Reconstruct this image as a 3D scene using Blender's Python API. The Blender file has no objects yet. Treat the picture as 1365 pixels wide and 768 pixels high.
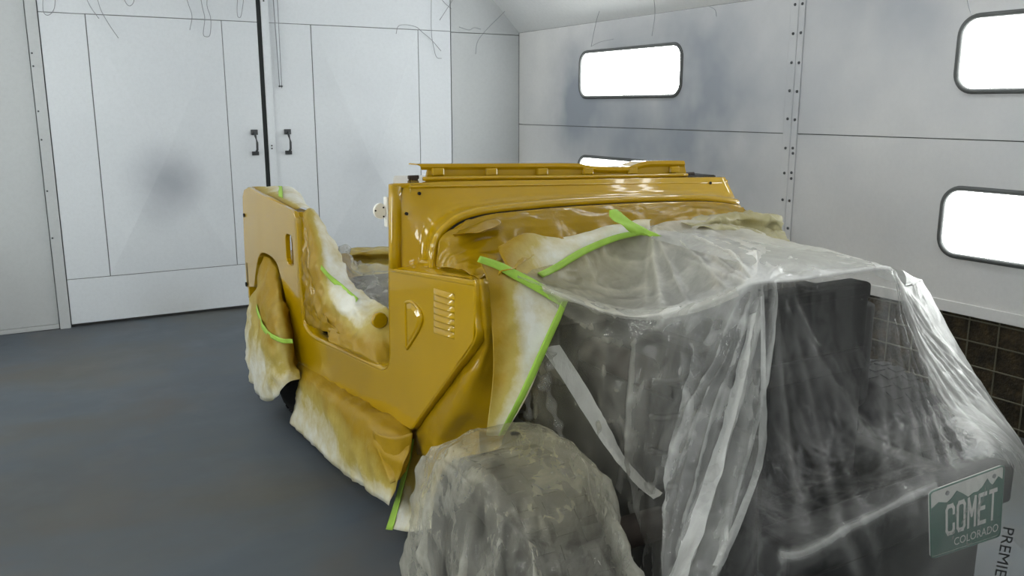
import bpy, bmesh, math, random
import numpy as np
from mathutils import Vector, noise as mnoise
from mathutils.bvhtree import BVHTree

random.seed(7)
scene = bpy.context.scene
COL = scene.collection

# ------------------------------------------------------------------ camera
F_PX, CX, CY, HORIZON, CAM_H = 1148.0, 682.5, 384.0, 142.0, 1.47
PITCH = math.atan((CY - HORIZON) / F_PX)
YAW = math.atan(CX / math.hypot(F_PX, CY - HORIZON))
cam_data = bpy.data.cameras.new('camera')
cam_data.sensor_width = 36.0
cam_data.lens = F_PX * 36.0 / 1365.0
cam_data.clip_start = 0.02
cam = bpy.data.objects.new('camera', cam_data)
COL.objects.link(cam)
cam.location = (0, 0, CAM_H)
cam.rotation_euler = (math.pi / 2 - PITCH, 0, -YAW)
scene.camera = cam

# ------------------------------------------------------------------ world and exposure
world = bpy.data.worlds.new('world')
scene.world = world
world.use_nodes = True
world.node_tree.nodes['Background'].inputs[0].default_value = (0.8, 0.88, 1.0, 1)
world.node_tree.nodes['Background'].inputs[1].default_value = 0.05
scene.view_settings.view_transform = 'Standard'
scene.view_settings.look = 'None'
scene.view_settings.gamma = 1.0
scene.view_settings.use_curve_mapping = False
scene.view_settings.exposure = 0.0
WINDOW_LIGHT = 12.5      # side light boxes of the booth
TUBE_LIGHT = 10.0       # fluorescent troffers on the sloped ceiling

# ------------------------------------------------------------------ pixel -> point helpers
_R = np.array([math.cos(YAW), -math.sin(YAW), 0.0])
_F = np.array([math.sin(YAW) * math.cos(PITCH), math.cos(YAW) * math.cos(PITCH), -math.sin(PITCH)])
_U = np.cross(_R, _F)
EYE = np.array([0, 0, CAM_H])


def ray(x, y):
    return _R * (x - CX) / F_PX - _U * (y - CY) / F_PX + _F


def at(px, py, axis, v):
    """the point where the sight line of a pixel meets the plane axis = v"""
    d = ray(px, py)
    k = 'XYZ'.index(axis)
    return EYE + d * ((v - EYE[k]) / d[k])


# ------------------------------------------------------------------ materials
def new_mat(name):
    m = bpy.data.materials.new(name)
    m.use_nodes = True
    nt = m.node_tree
    return m, nt, nt.nodes['Principled BSDF']


def N(nt, kind, **kw):
    n = nt.nodes.new(kind)
    for k, v in kw.items():
        setattr(n, k, v)
    return n


def noise_node(nt, scale, detail=4, rough=0.55, coord='Object', stretch=(1, 1, 1), dist=0.0):
    tc = N(nt, 'ShaderNodeTexCoord')
    mp = N(nt, 'ShaderNodeMapping')
    mp.inputs['Scale'].default_value = stretch
    n = N(nt, 'ShaderNodeTexNoise')
    n.inputs['Scale'].default_value = scale
    n.inputs['Detail'].default_value = detail
    n.inputs['Roughness'].default_value = rough
    n.inputs['Distortion'].default_value = dist
    nt.links.new(tc.outputs[coord], mp.inputs[0])
    nt.links.new(mp.outputs[0], n.inputs['Vector'])
    return n


def ramp(nt, src, stops):
    r = N(nt, 'ShaderNodeValToRGB')
    e = r.color_ramp.elements
    while len(e) < len(stops):
        e.new(0.5)
    for el, (p, c) in zip(e, stops):
        el.position = p
        el.color = (*c, 1) if len(c) == 3 else c
    nt.links.new(src, r.inputs[0])
    return r


def mixcol(nt, a, b, fac):
    m = N(nt, 'ShaderNodeMix', data_type='RGBA')
    for s, v in ((6, a), (7, b)):
        if isinstance(v, tuple):
            m.inputs[s].default_value = (*v, 1)
        else:
            nt.links.new(v, m.inputs[s])
    if isinstance(fac, float):
        m.inputs[0].default_value = fac
    else:
        nt.links.new(fac, m.inputs[0])
    return m.outputs[2]


def bump(nt, bsdf, src, strength, dist=0.01):
    b = N(nt, 'ShaderNodeBump')
    b.inputs['Strength'].default_value = strength
    b.inputs['Distance'].default_value = dist
    nt.links.new(src, b.inputs['Height'])
    nt.links.new(b.outputs[0], bsdf.inputs['Normal'])
    return b


def plain(name, col, rough=0.5, metal=0.0, spec=0.5, coat=0.0, nscale=8.0, var=0.12):
    m, nt, p = new_mat(name)
    n = noise_node(nt, nscale, 4)
    r = ramp(nt, n.outputs['Fac'], [(0.3, tuple(c * (1 - var) for c in col)), (0.7, tuple(min(1, c * (1 + var)) for c in col))])
    nt.links.new(r.outputs[0], p.inputs['Base Color'])
    p.inputs['Roughness'].default_value = rough
    p.inputs['Metallic'].default_value = metal
    p.inputs['Specular IOR Level'].default_value = spec
    p.inputs['Coat Weight'].default_value = coat
    p.inputs['Coat Roughness'].default_value = 0.05
    return m


def spot(nt, centre, radius, power=1.5):
    """round soft stain centred on a point of the wall"""
    g = N(nt, 'ShaderNodeNewGeometry')
    d = N(nt, 'ShaderNodeVectorMath', operation='DISTANCE')
    d.inputs[1].default_value = centre
    nt.links.new(g.outputs['Position'], d.inputs[0])
    mr = N(nt, 'ShaderNodeMapRange')
    mr.inputs['From Min'].default_value = 0.0
    mr.inputs['From Max'].default_value = radius
    mr.inputs['To Min'].default_value = 1.0
    mr.inputs['To Max'].default_value = 0.0
    nt.links.new(d.outputs['Value'], mr.inputs[0])
    pw = N(nt, 'ShaderNodeMath', operation='POWER')
    pw.inputs[1].default_value = power
    nt.links.new(mr.outputs[0], pw.inputs[0])
    return pw.outputs[0]


def wall_mat(name, base, stain, spots=(), amount=0.5, scale=1.1):
    m, nt, p = new_mat(name)
    n = noise_node(nt, scale, 5, 0.5)
    f = ramp(nt, n.outputs['Fac'], [(0.38, (0, 0, 0)), (0.78, (amount,) * 3)]).outputs[0]
    col = mixcol(nt, base, stain, f)
    sp = noise_node(nt, 45, 3, 0.7)
    fs = ramp(nt, sp.outputs['Fac'], [(0.40, (0, 0, 0)), (0.8, (0.16,) * 3)]).outputs[0]
    col = mixcol(nt, col, tuple(c * 0.6 for c in base), fs)
    for c, r, a, scol in spots:
        s = spot(nt, c, r)
        nn = noise_node(nt, 2.2, 3, 0.5)
        mu = N(nt, 'ShaderNodeMath', operation='MULTIPLY')
        nt.links.new(s, mu.inputs[0])
        nt.links.new(nn.outputs['Fac'], mu.inputs[1])
        mu2 = N(nt, 'ShaderNodeMath', operation='MULTIPLY', use_clamp=True)
        nt.links.new(mu.outputs[0], mu2.inputs[0])
        mu2.inputs[1].default_value = a * 2
        col = mixcol(nt, col, scol, mu2.outputs[0])
    nt.links.new(col, p.inputs['Base Color'])
    p.inputs['Roughness'].default_value = 0.55
    p.inputs['Specular IOR Level'].default_value = 0.3
    fine = noise_node(nt, 120, 3)
    bump(nt, p, fine.outputs['Fac'], 0.08, 0.002)
    return m


GREY_SPRAY = (0.30, 0.32, 0.36)
M = {}
M['door'] = wall_mat('white_door_paint', (0.66, 0.69, 0.72), (0.50, 0.53, 0.57), [
    ((0.93, 6.40, 0.98), 0.34, 0.85, GREY_SPRAY), ((1.06, 6.40, 0.92), 0.22, 0.5, GREY_SPRAY), ((0.88, 6.40, 0.78), 0.25, 0.4, GREY_SPRAY),
    ((0.9, 6.40, -0.10), 0.5, 0.55, (0.40, 0.39, 0.36)), ((2.35, 6.40, 1.0), 0.5, 0.25, GREY_SPRAY)], 0.35)
M['wall_back'] = wall_mat('white_wall_paint', (0.49, 0.51, 0.515), (0.40, 0.42, 0.44), [
    ((-0.15, 6.40, 0.20), 0.55, 0.5, (0.36, 0.35, 0.34))], 0.4)
M['wall_right'] = wall_mat('grey_white_wall_paint', (0.73, 0.72, 0.70), (0.42, 0.44, 0.47), [
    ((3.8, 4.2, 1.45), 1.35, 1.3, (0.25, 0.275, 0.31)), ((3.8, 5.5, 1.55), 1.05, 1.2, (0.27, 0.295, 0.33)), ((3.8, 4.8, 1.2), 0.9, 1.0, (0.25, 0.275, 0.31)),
    ((3.8, 1.6, 1.45), 1.2, 0.7, (0.40, 0.42, 0.46)), ((3.8, 2.9, 2.05), 1.6, 0.95, (0.40, 0.42, 0.45))], 0.55, 0.9)  # last spot: overspray tint that also tones down the over-lit upper wall
M['ceiling'] = wall_mat('ceiling_paint', (0.74, 0.75, 0.75), (0.58, 0.60, 0.62), (), 0.5)
M['wall_front'] = wall_mat('entrance_wall_paint', (0.68, 0.69, 0.70), (0.55, 0.56, 0.58), (), 0.5)
M['backing'] = plain('dark_joint', (0.17, 0.175, 0.18), 0.8)
M['door_gap'] = plain('black_rubber_gap', (0.03, 0.035, 0.035), 0.7)


def floor_mat():
    m, nt, p = new_mat('blue_grey_floor_paint')
    a = noise_node(nt, 0.55, 5, 0.55, stretch=(1.0, 1.6, 1), dist=0.4)
    r = ramp(nt, a.outputs['Fac'], [(0.30, (0.066, 0.080, 0.096)), (0.47, (0.085, 0.101, 0.117)), (0.60, (0.092, 0.094, 0.088)), (0.75, (0.108, 0.114, 0.111))])
    b = noise_node(nt, 2.3, 6, 0.6)
    fb = ramp(nt, b.outputs['Fac'], [(0.50, (0, 0, 0)), (0.72, (0.45,) * 3)]).outputs[0]
    col = mixcol(nt, r.outputs[0], (0.140, 0.147, 0.140), fb)
    c = noise_node(nt, 1.3, 4, 0.6, dist=1.0)
    fc = ramp(nt, c.outputs['Fac'], [(0.52, (0, 0, 0)), (0.70, (0.5,) * 3)]).outputs[0]
    col = mixcol(nt, col, (0.105, 0.095, 0.085), fc)
    nt.links.new(col, p.inputs['Base Color'])
    rr = ramp(nt, b.outputs['Fac'], [(0.3, (0.42,) * 3), (0.7, (0.60,) * 3)])
    nt.links.new(rr.outputs[0], p.inputs['Roughness'])
    p.inputs['Specular IOR Level'].default_value = 0.25
    return m


M['floor'] = floor_mat()


def paint_mat():
    m, nt, p = new_mat('mustard_gloss_paint')
    n = noise_node(nt, 3, 2)
    r = ramp(nt, n.outputs['Fac'], [(0.3, (0.40, 0.242, 0.0)), (0.7, (0.44, 0.266, 0.0))])
    nt.links.new(r.outputs[0], p.inputs['Base Color'])
    p.inputs['Roughness'].default_value = 0.32
    p.inputs['Specular IOR Level'].default_value = 0.08
    p.inputs['Coat Weight'].default_value = 1.0
    p.inputs['Coat Roughness'].default_value = 0.03
    o = noise_node(nt, 260, 2)
    bump(nt, p, o.outputs['Fac'], 0.02, 0.001)
    return m


M['paint'] = paint_mat()
M['rubber'] = plain('tyre_rubber', (0.012, 0.012, 0.013), 0.85, spec=0.2)
M['black'] = plain('black_metal', (0.010, 0.010, 0.010), 0.7, spec=0.15)
M['engine'] = plain('engine_grey', (0.014, 0.014, 0.014), 0.7, spec=0.15)
M['rust'] = plain('brown_axle', (0.035, 0.024, 0.018), 0.7, nscale=20, var=0.4)
M['steel'] = plain('worn_steel', (0.30, 0.30, 0.31), 0.4, 0.7)
M['dark_steel'] = plain('dark_handle_metal', (0.07, 0.075, 0.08), 0.45, 0.5)
M['gasket'] = plain('grey_window_rubber', (0.085, 0.09, 0.09), 0.6)
M['thread'] = plain('dark_thread', (0.24, 0.25, 0.27), 0.8)
M['white_part'] = plain('white_plastic', (0.80, 0.78, 0.70), 0.35)
M['plate_white'] = plain('plate_white', (0.68, 0.68, 0.64), 0.4)
M['plate_green'] = plain('plate_green', (0.008, 0.105, 0.065), 0.35)
M['ink'] = plain('black_ink', (0.015, 0.015, 0.017), 0.6)
M['tape'] = plain('green_masking_tape', (0.33, 0.55, 0.06), 0.6, var=0.10, nscale=30)
M['fixture'] = plain('white_fixture', (0.7, 0.7, 0.7), 0.4)


def emit_mat(name, col, strength):
    m, nt, p = new_mat(name)
    n = noise_node(nt, 4, 3)
    r = ramp(nt, n.outputs['Fac'], [(0.2, tuple(c * 0.95 for c in col)), (0.8, col)])
    nt.links.new(r.outputs[0], p.inputs['Emission Color'])
    p.inputs['Emission Strength'].default_value = strength
    p.inputs['Base Color'].default_value = (0.8, 0.8, 0.8, 1)
    p.inputs['Roughness'].default_value = 0.3
    return m


M['pane'] = emit_mat('lit_window_glass', (0.96, 1.0, 0.97), WINDOW_LIGHT)
M['lens'] = emit_mat('fluorescent_tube', (0.97, 0.99, 1.0), TUBE_LIGHT)


def filter_mat():
    m, nt, p = new_mat('brown_filter_media')
    n = noise_node(nt, 14, 6, 0.7)
    r = ramp(nt, n.outputs['Fac'], [(0.3, (0.010, 0.008, 0.005)), (0.5, (0.035, 0.026, 0.013)), (0.62, (0.065, 0.045, 0.02)), (0.75, (0.10, 0.05, 0.02))])
    nt.links.new(r.outputs[0], p.inputs['Base Color'])
    p.inputs['Roughness'].default_value = 0.95
    b = noise_node(nt, 60, 4)
    bump(nt, p, b.outputs['Fac'], 0.8, 0.02)
    return m


M['filter'] = filter_mat()
M['wire'] = plain('filter_wire', (0.14, 0.13, 0.09), 0.6, 0.3)

YEL = (0.42, 0.255, 0.004)


def paper_mat(name, base, yel=YEL, transl=0.25, rough=0.45):
    """masking paper: paper colour with paint overspray where the spray attribute says"""
    m, nt, p = new_mat(name)
    at_ = N(nt, 'ShaderNodeAttribute', attribute_name='spray')
    n = noise_node(nt, 9, 5, 0.65)
    ad = N(nt, 'ShaderNodeMath', operation='MULTIPLY_ADD')
    ad.inputs[1].default_value = 0.7
    nt.links.new(n.outputs['Fac'], ad.inputs[0])
    nt.links.new(at_.outputs['Fac'], ad.inputs[2])
    r = ramp(nt, ad.outputs[0], [(0.40, (0, 0, 0)), (0.95, (1, 1, 1))])
    pale = (0.58, 0.47, 0.12)
    c1 = mixcol(nt, base, pale, ramp(nt, ad.outputs[0], [(0.30, (0, 0, 0)), (0.62, (1, 1, 1))]).outputs[0])
    c2 = mixcol(nt, c1, yel, ramp(nt, ad.outputs[0], [(0.55, (0, 0, 0)), (1.0, (1, 1, 1))]).outputs[0])
    nt.links.new(c2, p.inputs['Base Color'])
    p.inputs['Roughness'].default_value = rough
    p.inputs['Specular IOR Level'].default_value = 0.4
    bump(nt, p, noise_node(nt, 26, 5, 0.6).outputs['Fac'], 0.25, 0.01)
    tr = N(nt, 'ShaderNodeBsdfTranslucent')
    nt.links.new(c2, tr.inputs[0])
    mx = N(nt, 'ShaderNodeMixShader')
    mx.inputs[0].default_value = transl
    nt.links.new(p.outputs[0], mx.inputs[1])
    nt.links.new(tr.outputs[0], mx.inputs[2])
    nt.links.new(mx.outputs[0], nt.nodes['Material Output'].inputs[0])
    return m


M['paper'] = paper_mat('masking_paper', (0.88, 0.87, 0.78))
M['film_yellow'] = paper_mat('oversprayed_film', (0.58, 0.57, 0.44), transl=0.3, rough=0.17)


def film_mat(name, alpha, tint=(0.82, 0.82, 0.79), crinkle=0.5, cloud=0.03, crease=0.05):
    """thin clear polythene: mostly see-through, hazier where it is gathered in folds"""
    m, nt, p = new_mat(name)
    de = N(nt, 'ShaderNodeAttribute', attribute_name='haze')
    sp = N(nt, 'ShaderNodeAttribute', attribute_name='spray')
    col = mixcol(nt, tint, (0.50, 0.42, 0.14), sp.outputs['Fac'])
    nt.links.new(col, p.inputs['Base Color'])
    p.inputs['Roughness'].default_value = 0.28
    p.inputs['Specular IOR Level'].default_value = 0.6
    n1 = noise_node(nt, 7, 5, 0.6, stretch=(1, 1, 0.45), dist=0.7)
    n2 = noise_node(nt, 38, 4, 0.6, stretch=(1, 1, 0.5), dist=0.4)
    ad = N(nt, 'ShaderNodeMath', operation='MULTIPLY_ADD')
    ad.inputs[1].default_value = 0.3
    nt.links.new(n2.outputs['Fac'], ad.inputs[0])
    nt.links.new(n1.outputs['Fac'], ad.inputs[2])
    bp = bump(nt, p, ad.outputs[0], crinkle, 0.03)
    tr = N(nt, 'ShaderNodeBsdfTranslucent')
    nt.links.new(col, tr.inputs[0])
    nt.links.new(bp.outputs[0], tr.inputs['Normal'])
    body = N(nt, 'ShaderNodeMixShader')
    body.inputs[0].default_value = 0.2
    nt.links.new(p.outputs[0], body.inputs[1])
    nt.links.new(tr.outputs[0], body.inputs[2])
    # clear fraction with a faint gloss
    tp = N(nt, 'ShaderNodeBsdfTransparent')
    tp.inputs[0].default_value = (0.93, 0.93, 0.92, 1)
    gl = N(nt, 'ShaderNodeBsdfGlossy')
    gl.inputs['Roughness'].default_value = 0.11
    nt.links.new(bp.outputs[0], gl.inputs['Normal'])
    clear = N(nt, 'ShaderNodeMixShader')
    clear.inputs[0].default_value = 0.028
    nt.links.new(tp.outputs[0], clear.inputs[1])
    nt.links.new(gl.outputs[0], clear.inputs[2])
    # haze = alpha + density + cloudy variation + fine whitened creases
    hz = ramp(nt, n1.outputs['Fac'], [(0.35, (0.0,) * 3), (0.75, (cloud,) * 3)])
    cr = noise_node(nt, 5.5, 3, 0.55, stretch=(1, 1, 0.42), dist=1.1)
    crr = ramp(nt, cr.outputs['Fac'], [(0.44, (0, 0, 0)), (0.495, (crease,) * 3), (0.505, (crease,) * 3), (0.56, (0, 0, 0))])
    cr2 = noise_node(nt, 15, 3, 0.6, stretch=(1, 1, 0.5), dist=0.8)
    crr2 = ramp(nt, cr2.outputs['Fac'], [(0.40, (0, 0, 0)), (0.50, (crease * .6,) * 3), (0.60, (0, 0, 0))])
    ac = N(nt, 'ShaderNodeMath', operation='ADD')
    nt.links.new(crr.outputs[0], ac.inputs[0]); nt.links.new(crr2.outputs[0], ac.inputs[1])
    ab = N(nt, 'ShaderNodeMath', operation='ADD')
    nt.links.new(ac.outputs[0], ab.inputs[0]); nt.links.new(hz.outputs[0], ab.inputs[1])
    a1 = N(nt, 'ShaderNodeMath', operation='ADD')
    nt.links.new(ab.outputs[0], a1.inputs[0])
    nt.links.new(de.outputs['Fac'], a1.inputs[1])
    a2 = N(nt, 'ShaderNodeMath', operation='ADD', use_clamp=True)
    nt.links.new(a1.outputs[0], a2.inputs[0])
    a2.inputs[1].default_value = alpha
    mx = N(nt, 'ShaderNodeMixShader')
    nt.links.new(a2.outputs[0], mx.inputs[0])
    nt.links.new(clear.outputs[0], mx.inputs[1])
    nt.links.new(body.outputs[0], mx.inputs[2])
    nt.links.new(mx.outputs[0], nt.nodes['Material Output'].inputs[0])
    return m


M['film'] = film_mat('clear_plastic_film', 0.0)
M['film_wheel'] = film_mat('dusty_plastic_film', 0.035, (0.76, 0.75, 0.68), 0.7, 0.12, 0.10)
M['film_bundle'] = film_mat('bundled_plastic_film', 0.55, (0.60, 0.57, 0.36))

# ------------------------------------------------------------------ object helpers
ORG = {}


def tag(o, label=None, cat=None, group=None, kind=None):
    if label: o['label'] = label
    if cat: o['category'] = cat
    if group: o['group'] = group
    if kind: o['kind'] = kind
    return o


def empty(name, loc, label, cat, group=None):
    o = bpy.data.objects.new(name, None)
    COL.objects.link(o)
    o.location = loc
    o.empty_display_size = 0.2
    ORG[o.name] = np.array(loc, float)
    return tag(o, label, cat, group)


def link_mesh(name, me, mat, parent=None, loc=None):
    o = bpy.data.objects.new(name, me)
    COL.objects.link(o)
    if me.materials:
        pass
    else:
        me.materials.append(mat)
    base = ORG[parent.name] if parent else np.zeros(3)
    if loc is None:
        ORG[o.name] = base
    else:
        ORG[o.name] = np.array(loc, float)
        o.location = Vector(np.array(loc) - base)
    if parent: o.parent = parent
    return o


def obj(name, verts, faces, mat, parent=None, smooth=False, bevel=0.0, solid=0.0, attrs=None, segs=2, auto=None):
    """one mesh object from WORLD coordinates"""
    base = ORG[parent.name] if parent else np.zeros(3)
    me = bpy.data.meshes.new(name)
    v = np.asarray(verts, float) - base
    me.from_pydata([tuple(p) for p in v], [], [tuple(f) for f in faces])
    if attrs:
        for k, a in attrs.items():
            at_ = me.attributes.new(k, 'FLOAT', 'POINT')
            at_.data.foreach_set('value', np.asarray(a, dtype=np.float32).ravel())
    me.update()
    if smooth:
        me.polygons.foreach_set('use_smooth', [True] * len(me.polygons))
    o = link_mesh(name, me, mat, parent)
    if solid:
        s = o.modifiers.new('solid', 'SOLIDIFY'); s.thickness = solid; s.offset = 0
    if bevel:
        b = o.modifiers.new('bevel', 'BEVEL'); b.width = bevel; b.segments = segs; b.limit_method = 'ANGLE'; b.angle_limit = math.radians(35)
    return o


class MB:
    """collects shapes for one mesh"""
    def __init__(self): self.v, self.f = [], []

    def add(self, vs, fs):
        k = len(self.v)
        self.v += [tuple(map(float, p)) for p in vs]
        self.f += [tuple(i + k for i in f) for f in fs]
        return self

    def box(self, a, b):
        (x0, y0, z0), (x1, y1, z1) = a, b
        return self.add([(x0, y0, z0), (x1, y0, z0), (x1, y1, z0), (x0, y1, z0), (x0, y0, z1), (x1, y0, z1), (x1, y1, z1), (x0, y1, z1)],
                        [(0, 3, 2, 1), (4, 5, 6, 7), (0, 1, 5, 4), (1, 2, 6, 5), (2, 3, 7, 6), (3, 0, 4, 7)])

    def tube(self, pts, r, n=8, closed=False):
        pts = [Vector(p) for p in pts]
        L = len(pts)
        rings = []
        up = Vector((0.123, 0.31, 0.94)).normalized()
        for i, p in enumerate(pts):
            if closed:
                t = pts[(i + 1) % L] - pts[i - 1]
            else:
                t = pts[min(i + 1, L - 1)] - pts[max(i - 1, 0)]
            t.normalize()
            a = t.cross(up)
            if a.length < 1e-3: a = t.cross(Vector((1, 0, 0)))
            a.normalize(); b = a.cross(t)
            rr = r[i] if isinstance(r, (list, tuple)) else r
            rings.append([p + (a * math.cos(2 * math.pi * k / n) + b * math.sin(2 * math.pi * k / n)) * rr for k in range(n)])
        vs = [q for ring in rings for q in ring]
        fs = []
        for i in range(L if closed else L - 1):
            j = (i + 1) % L
            for k in range(n):
                fs.append((i * n + k, i * n + (k + 1) % n, j * n + (k + 1) % n, j * n + k))
        if not closed:
            fs.append(tuple(range(n - 1, -1, -1)))
            fs.append(tuple((L - 1) * n + k for k in range(n)))
        return self.add(vs, fs)

    def lathe_x(self, c, prof, n=32):
        """profile of (x offset, radius) about the X axis through c"""
        vs = []
        for x, r in prof:
            for k in range(n):
                a = 2 * math.pi * k / n
                vs.append((c[0] + x, c[1] + r * math.cos(a), c[2] + r * math.sin(a)))
        fs = []
        for i in range(len(prof) - 1):
            for k in range(n):
                fs.append((i * n + k, i * n + (k + 1) % n, (i + 1) * n + (k + 1) % n, (i + 1) * n + k))
        return self.add(vs, fs)

    def obj(self, name, mat, parent=None, **kw):
        return obj(name, self.v, self.f, mat, parent, **kw)


def fill_poly(outer, holes=()):
    """2-D polygon with holes -> (points, triangles/quads)"""
    bm = bmesh.new()
    edges = []
    for loop in [outer, *holes]:
        vs = [bm.verts.new((p[0], p[1], 0)) for p in loop]
        edges += [bm.edges.new((vs[i], vs[(i + 1) % len(vs)])) for i in range(len(vs))]
    bmesh.ops.triangle_fill(bm, use_beauty=True, use_dissolve=False, edges=edges, normal=(0, 0, 1))
    bm.verts.index_update()
    bm.faces.ensure_lookup_table()
    pts = [(v.co.x, v.co.y) for v in bm.verts]
    fs = [tuple(v.index for v in f.verts) for f in bm.faces]
    bm.free()
    return pts, fs


def slab(mb, outer, holes, fn, depth0, depth1):
    """extruded polygon with holes; fn(u, v, d) gives the point"""
    pts, fs = fill_poly(outer, holes)
    n = len(pts)
    vs = [fn(u, v, depth0) for u, v in pts] + [fn(u, v, depth1) for u, v in pts]
    faces = list(fs) + [tuple(i + n for i in reversed(f)) for f in fs]
    k = 0
    for loop in [outer, *holes]:
        L = len(loop)
        faces += [(k + i, k + (i + 1) % L, n + k + (i + 1) % L, n + k + i) for i in range(L)]
        k += L
    mb.add(vs, faces)
    return mb


def fix_normals(o):
    bm = bmesh.new(); bm.from_mesh(o.data)
    bmesh.ops.recalc_face_normals(bm, faces=bm.faces)
    bm.to_mesh(o.data); bm.free()
    return o


def round_rect(u0, v0, u1, v1, r, n=6):
    out = []
    for cu, cv, a0 in ((u1 - r, v1 - r, 0), (u0 + r, v1 - r, 90), (u0 + r, v0 + r, 180), (u1 - r, v0 + r, 270)):
        for k in range(n + 1):
            a = math.radians(a0 + 90 * k / n)
            out.append((cu + r * math.cos(a), cv + r * math.sin(a)))
    return out


# catmull-rom resampling of control grids / lines
def cr_weights(n_ctrl, n_out):
    W = np.zeros((n_out, n_ctrl))
    for i, t in enumerate(np.linspace(0, n_ctrl - 1, n_out)):
        k = min(int(t), n_ctrl - 2); u = t - k
        w = (-.5 * u + u * u - .5 * u ** 3, 1 - 2.5 * u * u + 1.5 * u ** 3, .5 * u + 2 * u * u - 1.5 * u ** 3, -.5 * u * u + .5 * u ** 3)
        for j, wj in zip((k - 1, k, k + 1, k + 2), w):
            if j < 0: W[i, 0] += 2 * wj; W[i, 1] -= wj
            elif j >= n_ctrl: W[i, -1] += 2 * wj; W[i, -2] -= wj
            else: W[i, j] += wj
    return W


def resample(grid, nr, nc):
    g = np.asarray(grid, float)
    a = np.einsum('ij,jkl->ikl', cr_weights(g.shape[0], nr), g)
    return np.einsum('ij,kjl->kil', cr_weights(g.shape[1], nc), a)


def line(pts, n):
    p = np.asarray(pts, float)
    return cr_weights(len(p), n) @ p


def grid_faces(nr, nc, off=0):
    return [(off + i * nc + j, off + i * nc + j + 1, off + (i + 1) * nc + j + 1, off + (i + 1) * nc + j) for i in range(nr - 1) for j in range(nc - 1)]


def grid_normals(g):
    du = np.gradient(g, axis=0); dv = np.gradient(g, axis=1)
    n = np.cross(du, dv)
    n /= np.linalg.norm(n, axis=2, keepdims=True) + 1e-9
    s = np.sign(np.sum(n * (EYE - g), axis=2, keepdims=True))
    return n * np.where(s == 0, 1, s)


def nz(p, f, seed=0.0):
    return mnoise.noise(Vector((p[0] * f + seed, p[1] * f - seed, p[2] * f + 2 * seed)))


def crumple(g, amp, freq, seed=0.0, edge=False):
    """faceted crumple displacement along the sheet's normal"""
    n = grid_normals(g)
    nr, nc = g.shape[:2]
    d = np.zeros((nr, nc, 1))
    for i in range(nr):
        for j in range(nc):
            p = g[i, j]
            a = 1 - 2 * abs(nz(p, freq, seed))
            b = 1 - 2 * abs(nz(p, freq * 2.3, seed + 9))
            d[i, j, 0] = amp * (0.7 * a + 0.35 * b - 0.5)
    return g + n * d


def ctrl(rows):
    """rows of (px, py, axis+value string, extra...) -> grid of xyz + extras"""
    out = []
    for row in rows:
        r = []
        for c in row:
            if isinstance(c[2], str):
                p = at(c[0], c[1], c[2][0], float(c[2][1:]))
                r.append([*p, *(c[3:] if len(c) > 3 else (0.0,))])
            else:
                r.append([c[0], c[1], c[2], *(c[3:] if len(c) > 3 else (0.0,))])
        out.append(r)
    return np.array(out, float)


def sheet(name, rows, mat, parent=None, nr=24, nc=24, amp=0.008, freq=9.0, seed=0.0, solid=0.0012, density=0.0):
    g = resample(ctrl(rows), nr, nc)
    p = crumple(g[:, :, :3], amp, freq, seed) if amp else g[:, :, :3]
    at_ = {'spray': np.clip(g[:, :, 3], 0, 1).ravel()}
    if density is not None: at_['haze'] = np.full(nr * nc, density)
    return obj(name, p.reshape(-1, 3), grid_faces(nr, nc), mat, parent, smooth=True, solid=solid, attrs=at_)


# ================================================================== the booth
YB, XR, XL, YF = 6.414, 3.80, -1.10, -1.70
ZT, ZC = 2.07, 2.95          # where the sloped ceiling starts, flat ceiling height

fl = MB().box((XL - 0.2, YF - 0.2, -0.10), (XR + 0.35, YB + 0.2, 0.0)).obj('floor', M['floor'])
tag(fl, 'blue-grey painted concrete floor with worn brownish stains', 'floor', kind='structure')

# ---- back wall: dark backing, panels, doors
wb = MB().box((XL - 0.1, YB + 0.03, 0.0), (XR + 0.2, YB + 0.15, ZC + 0.1)).obj('wall_back', M['backing'])
tag(wb, 'white painted metal panel wall around the double doors', 'wall', kind='structure')


def back_panel(name, x0, x1, z0, z1, mat, parent, y0=YB, y1=YB + 0.035, g=0.0022, bevel=0.002):
    return MB().box((x0 + g, y0, z0 + g), (x1 - g, y1, z1 - g)).obj(name, mat, parent, bevel=bevel)


back_panel('panel', XL, 0.195, 0.032, ZC, M['wall_back'], wb, YB, YB + .035)
back_panel('base_strip', XL, 0.195, 0.0, 0.034, M['wall_back'], wb, YB - 0.006)
back_panel('panel', 3.165, XR, 0.0, 2.05, M['wall_back'], wb)
back_panel('panel', 3.165, XR, 2.05, ZC, M['wall_back'], wb)
back_panel('header_panel', 0.195, 3.165, 2.62, ZC, M['wall_back'], wb)
t1 = back_panel('trim_1', 0.197, 0.262, 0.0, 2.62, M['wall_back'], None, YB - 0.022, YB + .03, 0.0)
tag(t1, 'white upright door post beside the left door leaf', 'door post', kind='structure')
for z in (0.62, 0.93, 1.26, 1.44, 1.72, 1.80):
    MB().tube([(0.209, YB - 0.028, z), (0.209, YB - 0.02, z)], 0.006).obj('screw', M['dark_steel'], t1)


def handle(parent, x, z0, z1):
    y = YB - 0.012
    h = MB()
    h.box((x - 0.024, y - 0.014, z1 - 0.026), (x + 0.024, y + 0.004, z1 + 0.012))
    h.box((x - 0.024, y - 0.014, z0 - 0.012), (x + 0.024, y + 0.004, z0 + 0.016))
    h.tube([(x + 0.002, y - 0.01, z1 - 0.01), (x - 0.004, y - 0.05, z1 - 0.035), (x + 0.004, y - 0.055, (z0 + z1) / 2), (x + 0.004, y - 0.05, z0 + 0.03), (x, y - 0.01, z0)], 0.009)
    return h.obj('handle', M['dark_steel'], parent, bevel=0.003)


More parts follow.
